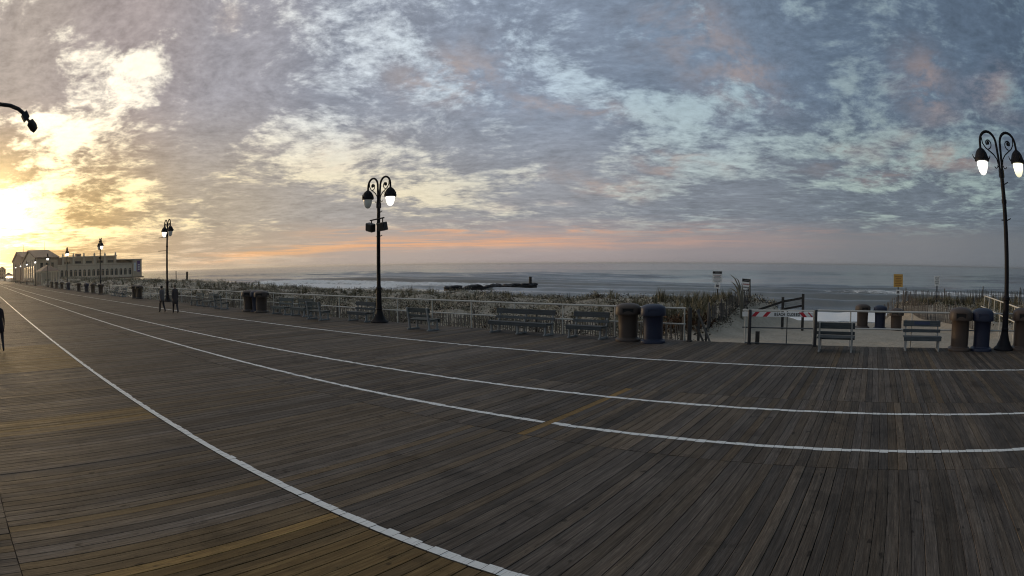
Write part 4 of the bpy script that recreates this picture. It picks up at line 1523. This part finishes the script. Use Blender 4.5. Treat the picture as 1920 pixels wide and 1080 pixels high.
# timber rail of the beach ramp with a pale board
tr = empty('timber_ramp_rail', (-4.3, 30, -0.6))
tT = Matrix.Translation((4.3, -30, 0.6))
for nm, a, b, w, h_, m in (('post', (-4.87, 30, -1.0), (-4.87, 30, 0.98), 0.13, 0.13, 'timber'), ('post', (-3.77, 30, -1.0), (-3.77, 30, 1.16), 0.13, 0.13, 'timber'),
                           ('rail', (-6.2, 30.09, 0.33), (-4.87, 30.09, 0.76), 0.05, 0.11, 'timber'), ('rail', (-4.87, 30.09, 0.76), (-3.72, 30.09, 0.97), 0.05, 0.11, 'timber'),
                           ('rail', (-5.0, 30.09, 0.36), (-3.72, 30.09, 0.60), 0.05, 0.10, 'timber'), ('pale_board', (-4.78, 30.05, 0.57), (-3.85, 30.05, 0.78), 0.03, 0.22, 'board')):
    ob = MB().beam(a, b, w, h_).build(nm, m, tr)
    ob.matrix_parent_inverse = tT
tag(tr, 'dark timber ramp rail with a pale board above the barrier', 'rail')


# ================================================================ dune plants
def plant_field(name, label, cat, spots, kind, mname, seed):
    """spots: x, y, size.  One mesh of many small leaves or blades"""
    r_ = np.random.default_rng(seed)
    V, Fq, A = [], [], []
    off = 0
    for (x, y, s, dens) in spots:
        z = float(ground_z(x, y))
        if kind == 'leaf':
            n = int(r_.integers(26, 44) * dens)
            th = r_.uniform(0, 2 * np.pi, n)
            ph = np.arccos(r_.uniform(0.0, 1, n))
            rad = s * r_.uniform(0.35, 1.0, n) ** 0.6
            dirs = np.stack([np.cos(th) * np.sin(ph), np.sin(th) * np.sin(ph), np.cos(ph) * 1.05 + 0.05], -1)
            dirs += r_.normal(0, 0.22, dirs.shape)
            c = np.stack([np.full(n, x), np.full(n, y), np.full(n, z - 0.04)], -1) + dirs * rad[:, None]
            ln = s * r_.uniform(0.22, 0.42, n)
            wd = ln * r_.uniform(0.28, 0.5, n)
            ax = dirs + r_.normal(0, 0.5, dirs.shape)
            ax /= np.linalg.norm(ax, axis=1)[:, None]
            sd_ = np.cross(ax, r_.normal(0, 1, ax.shape))
            sd_ /= np.linalg.norm(sd_, axis=1)[:, None] + 1e-6
            q = np.stack([c - ax * ln[:, None] / 2, c + sd_ * wd[:, None] / 2, c + ax * ln[:, None] / 2, c - sd_ * wd[:, None] / 2], 1)
            V.append(q.reshape(-1, 3))
            Fq.append(np.arange(off, off + 4 * n).reshape(-1, 4))
            off += 4 * n
            A.append(np.repeat(np.clip(r_.normal(0.45, 0.22) + r_.normal(0, 0.14, n), 0, 1), 4))
        else:
            n = int(r_.integers(14, 26) * dens)
            th = r_.uniform(0, 2 * np.pi, n)
            out = r_.uniform(0.08, 0.62, n) * s
            hh = s * r_.uniform(0.55, 1.25, n)
            bx_ = x + r_.normal(0, 0.10 * s, n)
            by_ = y + r_.normal(0, 0.10 * s, n)
            w = r_.uniform(0.006, 0.013, n) * (1 + 0.02 * np.hypot(x, y))
            px_, py_ = -np.sin(th), np.cos(th)
            f1 = 0.55
            b0 = np.stack([bx_ - px_ * w, by_ - py_ * w, np.full(n, z - 0.05)], -1)
            b1 = np.stack([bx_ + px_ * w, by_ + py_ * w, np.full(n, z - 0.05)], -1)
            mxx, myy, mz = bx_ + np.cos(th) * out * 0.35, by_ + np.sin(th) * out * 0.35, z + hh * 0.62
            m0 = np.stack([mxx - px_ * w * f1, myy - py_ * w * f1, mz], -1)
            m1 = np.stack([mxx + px_ * w * f1, myy + py_ * w * f1, mz], -1)
            tx = np.stack([bx_ + np.cos(th) * out, by_ + np.sin(th) * out, z + hh * r_.uniform(0.8, 1.0, n)], -1)
            tx2 = tx + np.stack([px_ * w * 0.15, py_ * w * 0.15, np.zeros(n)], -1)
            q = np.stack([b0, b1, m1, m0, tx, tx2], 1).reshape(-1, 3)
            V.append(q)
            base = off + 6 * np.arange(n)
            Fq.append(np.stack([base, base + 1, base + 2, base + 3], -1))
            Fq.append(np.stack([base + 3, base + 2, base + 5, base + 4], -1))
            off += 6 * n
            A.append(np.repeat(np.clip(r_.normal(0.45, 0.2) + r_.normal(0, 0.15, n), 0, 1), 6))
    V = np.concatenate(V)
    Fq = np.concatenate(Fq)
    A = np.concatenate(A)
    me_ = bpy.data.meshes.new(name)
    me_.vertices.add(len(V))
    me_.vertices.foreach_set('co', V.astype(np.float32).ravel())
    me_.loops.add(len(Fq) * 4)
    me_.loops.foreach_set('vertex_index', Fq.astype(np.int32).ravel())
    me_.polygons.add(len(Fq))
    me_.polygons.foreach_set('loop_start', np.arange(0, len(Fq) * 4, 4, dtype=np.int32))
    me_.update(calc_edges=True)
    set_attr(me_, 'seed', A)
    me_.materials.append(M[mname])
    ob = bpy.data.objects.new(name, me_)
    COL.objects.link(ob)
    tag(ob, label, cat, kind='stuff')
    return len(Fq)


def scatter(n, x0, x1, y0, y1, smin, smax, seed, grow=0.0, clump=0.2):
    r_ = np.random.default_rng(seed)
    out = []
    X = r_.uniform(x0, x1, n)
    Y = y0 + (y1 - y0) * r_.uniform(0, 1, n)
    nz = smooth_noise(X * 0.5, Y * 0.6, seed + 40)
    pm_ = path_mask(X, Y)
    for x, y, q, p_ in zip(X, Y, nz, pm_):
        if p_ > 0.12 or q < -1.0 + clump:
            continue
        out.append((x, y, r_.uniform(smin, smax) * (1 + grow * max(0, -x - 60) / 100), 1.0))
    return out


leafs = scatter(5200, -62, 16, 21.0, 45, 0.20, 0.42, 31) + scatter(2200, -62, -6, 20.95, 31, 0.18, 0.38, 37) + scatter(2300, -150, -62, 21.4, 46, 0.30, 0.55, 32) + scatter(1300, -330, -150, 21.5, 47, 0.45, 0.9, 33)
nl = plant_field('dune_shrubs', 'low dark leafy plants dotted over the pale dunes', 'dune plants', leafs, 'leaf', 'leaf', 51)
grs = scatter(420, -62, 16, 22, 40, 0.35, 0.62, 34) + scatter(300, -150, -62, 24, 42, 0.4, 0.7, 35)
ng = plant_field('dune_grass', 'wispy dune grass among the low plants', 'dune grass', grs, 'blade', 'grass', 52)
rst = scatter(260, -60, -6.5, 21.3, 44, 0.25, 0.42, 36, 0, 0.9)
r3 = np.random.default_rng(77)
nr = plant_field('rust_brown_plants', 'rust brown plants scattered among the dune grass', 'dune plants', rst, 'leaf', 'rust', 53)

# denser growth on the dune beside the path
tall = [(r3.uniform(-12.5, -7.6), r3.uniform(24, 33), r3.uniform(0.45, 0.8), 1.5) for _ in range(110)]
tall = [t_ for t_ in tall if path_mask(np.float64(t_[0]), np.float64(t_[1])) < 0.15]
plant_field('tall_dune_grass', 'tall dense dune grass around the sign beside the beach path', 'dune grass', tall, 'blade', 'grass', 54)
bush = [(r3.normal(-8.3, 0.5), r3.normal(24.2, 0.5), r3.uniform(0.4, 0.65), 1.6) for _ in range(26)]
plant_field('rust_bush', 'rust brown bush behind the end of the long railing', 'bush', bush, 'leaf', 'rust', 55)
rt = [(r3.uniform(7.9, 17), r3.uniform(24, 40), r3.uniform(0.5, 0.9), 1.3) for _ in range(150)] + [(r3.uniform(2.8, 9), r3.uniform(36, 44), r3.uniform(0.4, 0.75), 1.2) for _ in range(120)]
plant_field('seaward_dune_grass', 'ragged dune grass behind the pickets and railings at right', 'dune grass', rt, 'blade', 'grass', 56)


# single tall plume leaning by the second sign
pb = MB()
for i, (a, h_) in enumerate(((-0.62, 2.1), (-0.55, 1.75), (-0.40, 2.0), (-0.75, 1.5), (-0.25, 1.55), (0.15, 1.3), (-0.1, 1.75))):
    x_, y_ = -6.75 + r3.normal(0, .05), 28.5 + r3.normal(0, .06)
    z_ = float(ground_z(x_, y_)) - .05
    pb.tube([(x_, y_, z_), (x_ + a * 0.08, y_, z_ + h_ * 0.4), (x_ + a * 0.35, y_, z_ + h_ * 0.75), (x_ + a * 0.65, y_, z_ + h_ * 0.92), (x_ + a * 1.0, y_, z_ + h_)], [0.02, 0.022, 0.035, 0.03, 0.006], 5)
ob = pb.build('reed_plume', 'reed')
tag(ob, 'tall reed plume leaning left between the two white signs', 'reed plant')


# ================================================================ people
def person(loc, rz, hgt, label, coat, hair, stride=0.25, legcol='trouser', sway=0.0, coatlen=0.42, cap=None, swing=0.22):
    s = hgt / 1.75
    root = empty('person', loc, rz, s)
    J = {}
    E_ = []

    def jt(n_, x, y, z, r0, r1=None):
        J[n_] = (x, y, z, r0, r1 or r0)
    # facing -Y; left = +X
    jt('pelvis', 0, 0, 0.95, .135, .10)
    jt('waist', 0, 0.005, 1.10, .125, .095)
    jt('chest', 0, 0.0, 1.30, .155, .11)
    jt('neckb', 0, 0.015, 1.46, .075, .07)
    jt('neck', 0, 0.0, 1.53, .052)
    jt('head', 0, -0.015, 1.62, .085, .095)
    jt('crown', 0, -0.01, 1.70, .07, .078)
    E_ += [('pelvis', 'waist'), ('waist', 'chest'), ('chest', 'neckb'), ('neckb', 'neck'), ('neck', 'head'), ('head', 'crown')]
    for sd_, q in ((1, 1), (-1, -1)):
        st_ = stride * q
        jt('hip%d' % sd_, .085 * sd_, 0, 0.88, .11)
        jt('knee%d' % sd_, .09 * sd_, -st_ * 0.55 - 0.02, 0.49, .078)
        back = max(0.0, -st_)
        jt('ankle%d' % sd_, .09 * sd_, -st_ + (0.10 if st_ < 0 else 0), 0.09 + back * 0.22, .055)
        jt('toe%d' % sd_, .095 * sd_, -st_ - 0.15 + (0.10 if st_ < 0 else 0), 0.035 + back * 0.02, .036)
        jt('sh%d' % sd_, .175 * sd_, 0.01, 1.41, .065)
        jt('el%d' % sd_, .225 * sd_, 0.03 + swing * q * 0.45, 1.13, .046)
        jt('wr%d' % sd_, .235 * sd_, -0.02 + swing * q * 0.8, 0.90, .032)
        E_ += [('pelvis', 'hip%d' % sd_), ('hip%d' % sd_, 'knee%d' % sd_), ('knee%d' % sd_, 'ankle%d' % sd_), ('ankle%d' % sd_, 'toe%d' % sd_),
               ('neckb', 'sh%d' % sd_), ('sh%d' % sd_, 'el%d' % sd_), ('el%d' % sd_, 'wr%d' % sd_)]
        for f in range(5):
            bx_ = .235 * sd_
            by_ = -0.02 + swing * q * 0.8
            if f == 4:
                jt('th%d' % sd_, bx_ - .01 * sd_, by_ - 0.045, 0.85, .011)
                E_.append(('wr%d' % sd_, 'th%d' % sd_))
            else:
                jt('f%d%d' % (sd_, f), bx_ + .004 * sd_, by_ - 0.03 + 0.02 * f, 0.825 - 0.004 * f, .012)
                jt('g%d%d' % (sd_, f), bx_ - .012 * sd_, by_ - 0.032 + 0.02 * f, 0.755 + 0.01 * abs(f - 1.3), .009)
                E_ += [('wr%d' % sd_, 'f%d%d' % (sd_, f)), ('f%d%d' % (sd_, f), 'g%d%d' % (sd_, f))]
    names = list(J)
    me_ = bpy.data.meshes.new('body')
    me_.from_pydata([J[n_][:3] for n_ in names], [(names.index(a), names.index(b)) for a, b in E_], [])
    ob = bpy.data.objects.new('body', me_)
    COL.objects.link(ob)
    sk = ob.modifiers.new('skin', 'SKIN')
    sk.use_smooth_shade = True
    for i, n_ in enumerate(names):
        me_.skin_vertices[0].data[i].radius = J[n_][3:5]
        me_.skin_vertices[0].data[i].use_root = (n_ == 'pelvis')
    sub = ob.modifiers.new('sub', 'SUBSURF')
    sub.levels = sub.render_levels = 2
    dg = bpy.context.evaluated_depsgraph_get()
    ev = ob.evaluated_get(dg)
    em = bpy.data.meshes.new_from_object(ev)
    bpy.data.objects.remove(ob)
    em.name = 'body'
    em.materials.clear()
    for m_ in (coat, legcol, 'skin', 'shoe'):
        em.materials.append(M[m_])
    for pl in em.polygons:
        c_ = pl.center
        side = abs(c_.x)
        mi = 0
        if c_.z > 1.50:
            mi = 2
        elif side > 0.17 and c_.z < 0.90:
            mi = 2
        elif c_.z < 0.10 or (c_.z < 0.16 and c_.y < -0.05 and False):
            mi = 3
        elif c_.z < 0.90 and side < 0.20:
            mi = 1
        pl.material_index = mi
    em.shade_smooth()
    body = bpy.data.objects.new('body', em)
    COL.objects.link(body)
    body.parent = root
    # coat: open-bottomed shell following the torso
    rings = [(1.475, .085, .078), (1.44, .155, .10), (1.38, .195, .125), (1.25, .190, .135), (1.10, .165, .125), (0.98, .180, .14), (0.98 - coatlen * 0.5, .20, .165), (0.98 - coatlen, .215, .185)]
    vs, fs = [], []
    n = 20
    for z, a, b in rings:
        for j in range(n):
            t_ = 2 * math.pi * j / n
            vs.append((a * math.cos(t_) * (1 + .02 * math.sin(5 * t_)), b * math.sin(t_) * (1 + .03 * math.sin(4 * t_ + 1)), z + .012 * math.sin(3 * t_)))
    for i in range(len(rings) - 1):
        for j in range(n):
            fs.append((i * n + j, i * n + (j + 1) % n, (i + 1) * n + (j + 1) % n, (i + 1) * n + j))
    ct = MB().add(vs, fs).build('coat', coat, root, True)
    md = ct.modifiers.new('solid', 'SOLIDIFY')
    md.thickness = 0.012
    # face
    nose = MB().add([(-.013, -.100, 1.60), (.013, -.100, 1.60), (0, -.128, 1.598), (0, -.100, 1.645)], [(0, 1, 2), (0, 2, 3), (1, 3, 2), (0, 3, 1)]).build('nose', 'skin', body)
    for sd_ in (-1, 1):
        MB().lathe([(.002, 1.628), (.010, 1.632), (.010, 1.640), (.002, 1.644)], 8, cx=.032 * sd_, cy=-.098).build('eye', 'hair', body)
        MB().lathe([(.004, 1.59), (.014, 1.60), (.016, 1.635), (.005, 1.648)], 8, cx=.088 * sd_, cy=-.005).build('ear', 'skin', body)
    MB().box(0, -.100, 1.565, .042, .008, .008).build('mouth', 'redprint', body)
    # hair
    hr = MB()
    bm = bmesh.new()
    bmesh.ops.create_uvsphere(bm, u_segments=18, v_segments=12, radius=1.0)
    vs = [(v.co.x * .102, v.co.y * .112 + .008, 1.668 + v.co.z * .098) for v in bm.verts]
    fs = [[v.index for v in f.verts] for f in bm.faces if not (f.calc_center_median().y < -.35 and f.calc_center_median().z < .35) and f.calc_center_median().z > -0.75]
    bm.free()
    hr.add(vs, fs)
    hr.build('hair', hair, root, True)
    tag(root, label, 'person')
    return root


person((-36.0, 14.05, 0), R(-78), 1.66, 'person in a grey jacket walking, left one of the couple', 'coat_g', 'hair', 0.20, coatlen=0.22)
person((-34.6, 14.5, 0), R(-100), 1.74, 'person in a dark knee length coat walking, right one of the couple', 'coat_b', 'hair_l', 0.30, coatlen=0.40)
person((-22.3, 0.9, 0), R(-90), 1.78, 'person in a dark coat cut off by the left edge of the picture', 'coat_p', 'hair', 0.16, coatlen=0.30)


# ================================================================ thin sea haze, added mostly to imitate the veiling sun glare
hz = bpy.data.materials.new('haze_air')
hz.use_nodes = True
ht = hz.node_tree
ht.nodes.clear()
ho = ht.nodes.new('ShaderNodeOutputMaterial')
hv = ht.nodes.new('ShaderNodeVolumePrincipled')
hv.inputs['Color'].default_value = (0.99, 0.97, 0.94, 1)
hv.inputs['Density'].default_value = 0.00010
hv.inputs['Anisotropy'].default_value = 0.75
ht.links.new(hv.outputs[0], ho.inputs['Volume'])
hb = MB().box(0, 11000, 5.7, 60000, 30000, 24.6).build('haze', hz)
tag(hb, 'thin haze over the whole shore, added mostly for the sun glare', 'haze', kind='stuff')
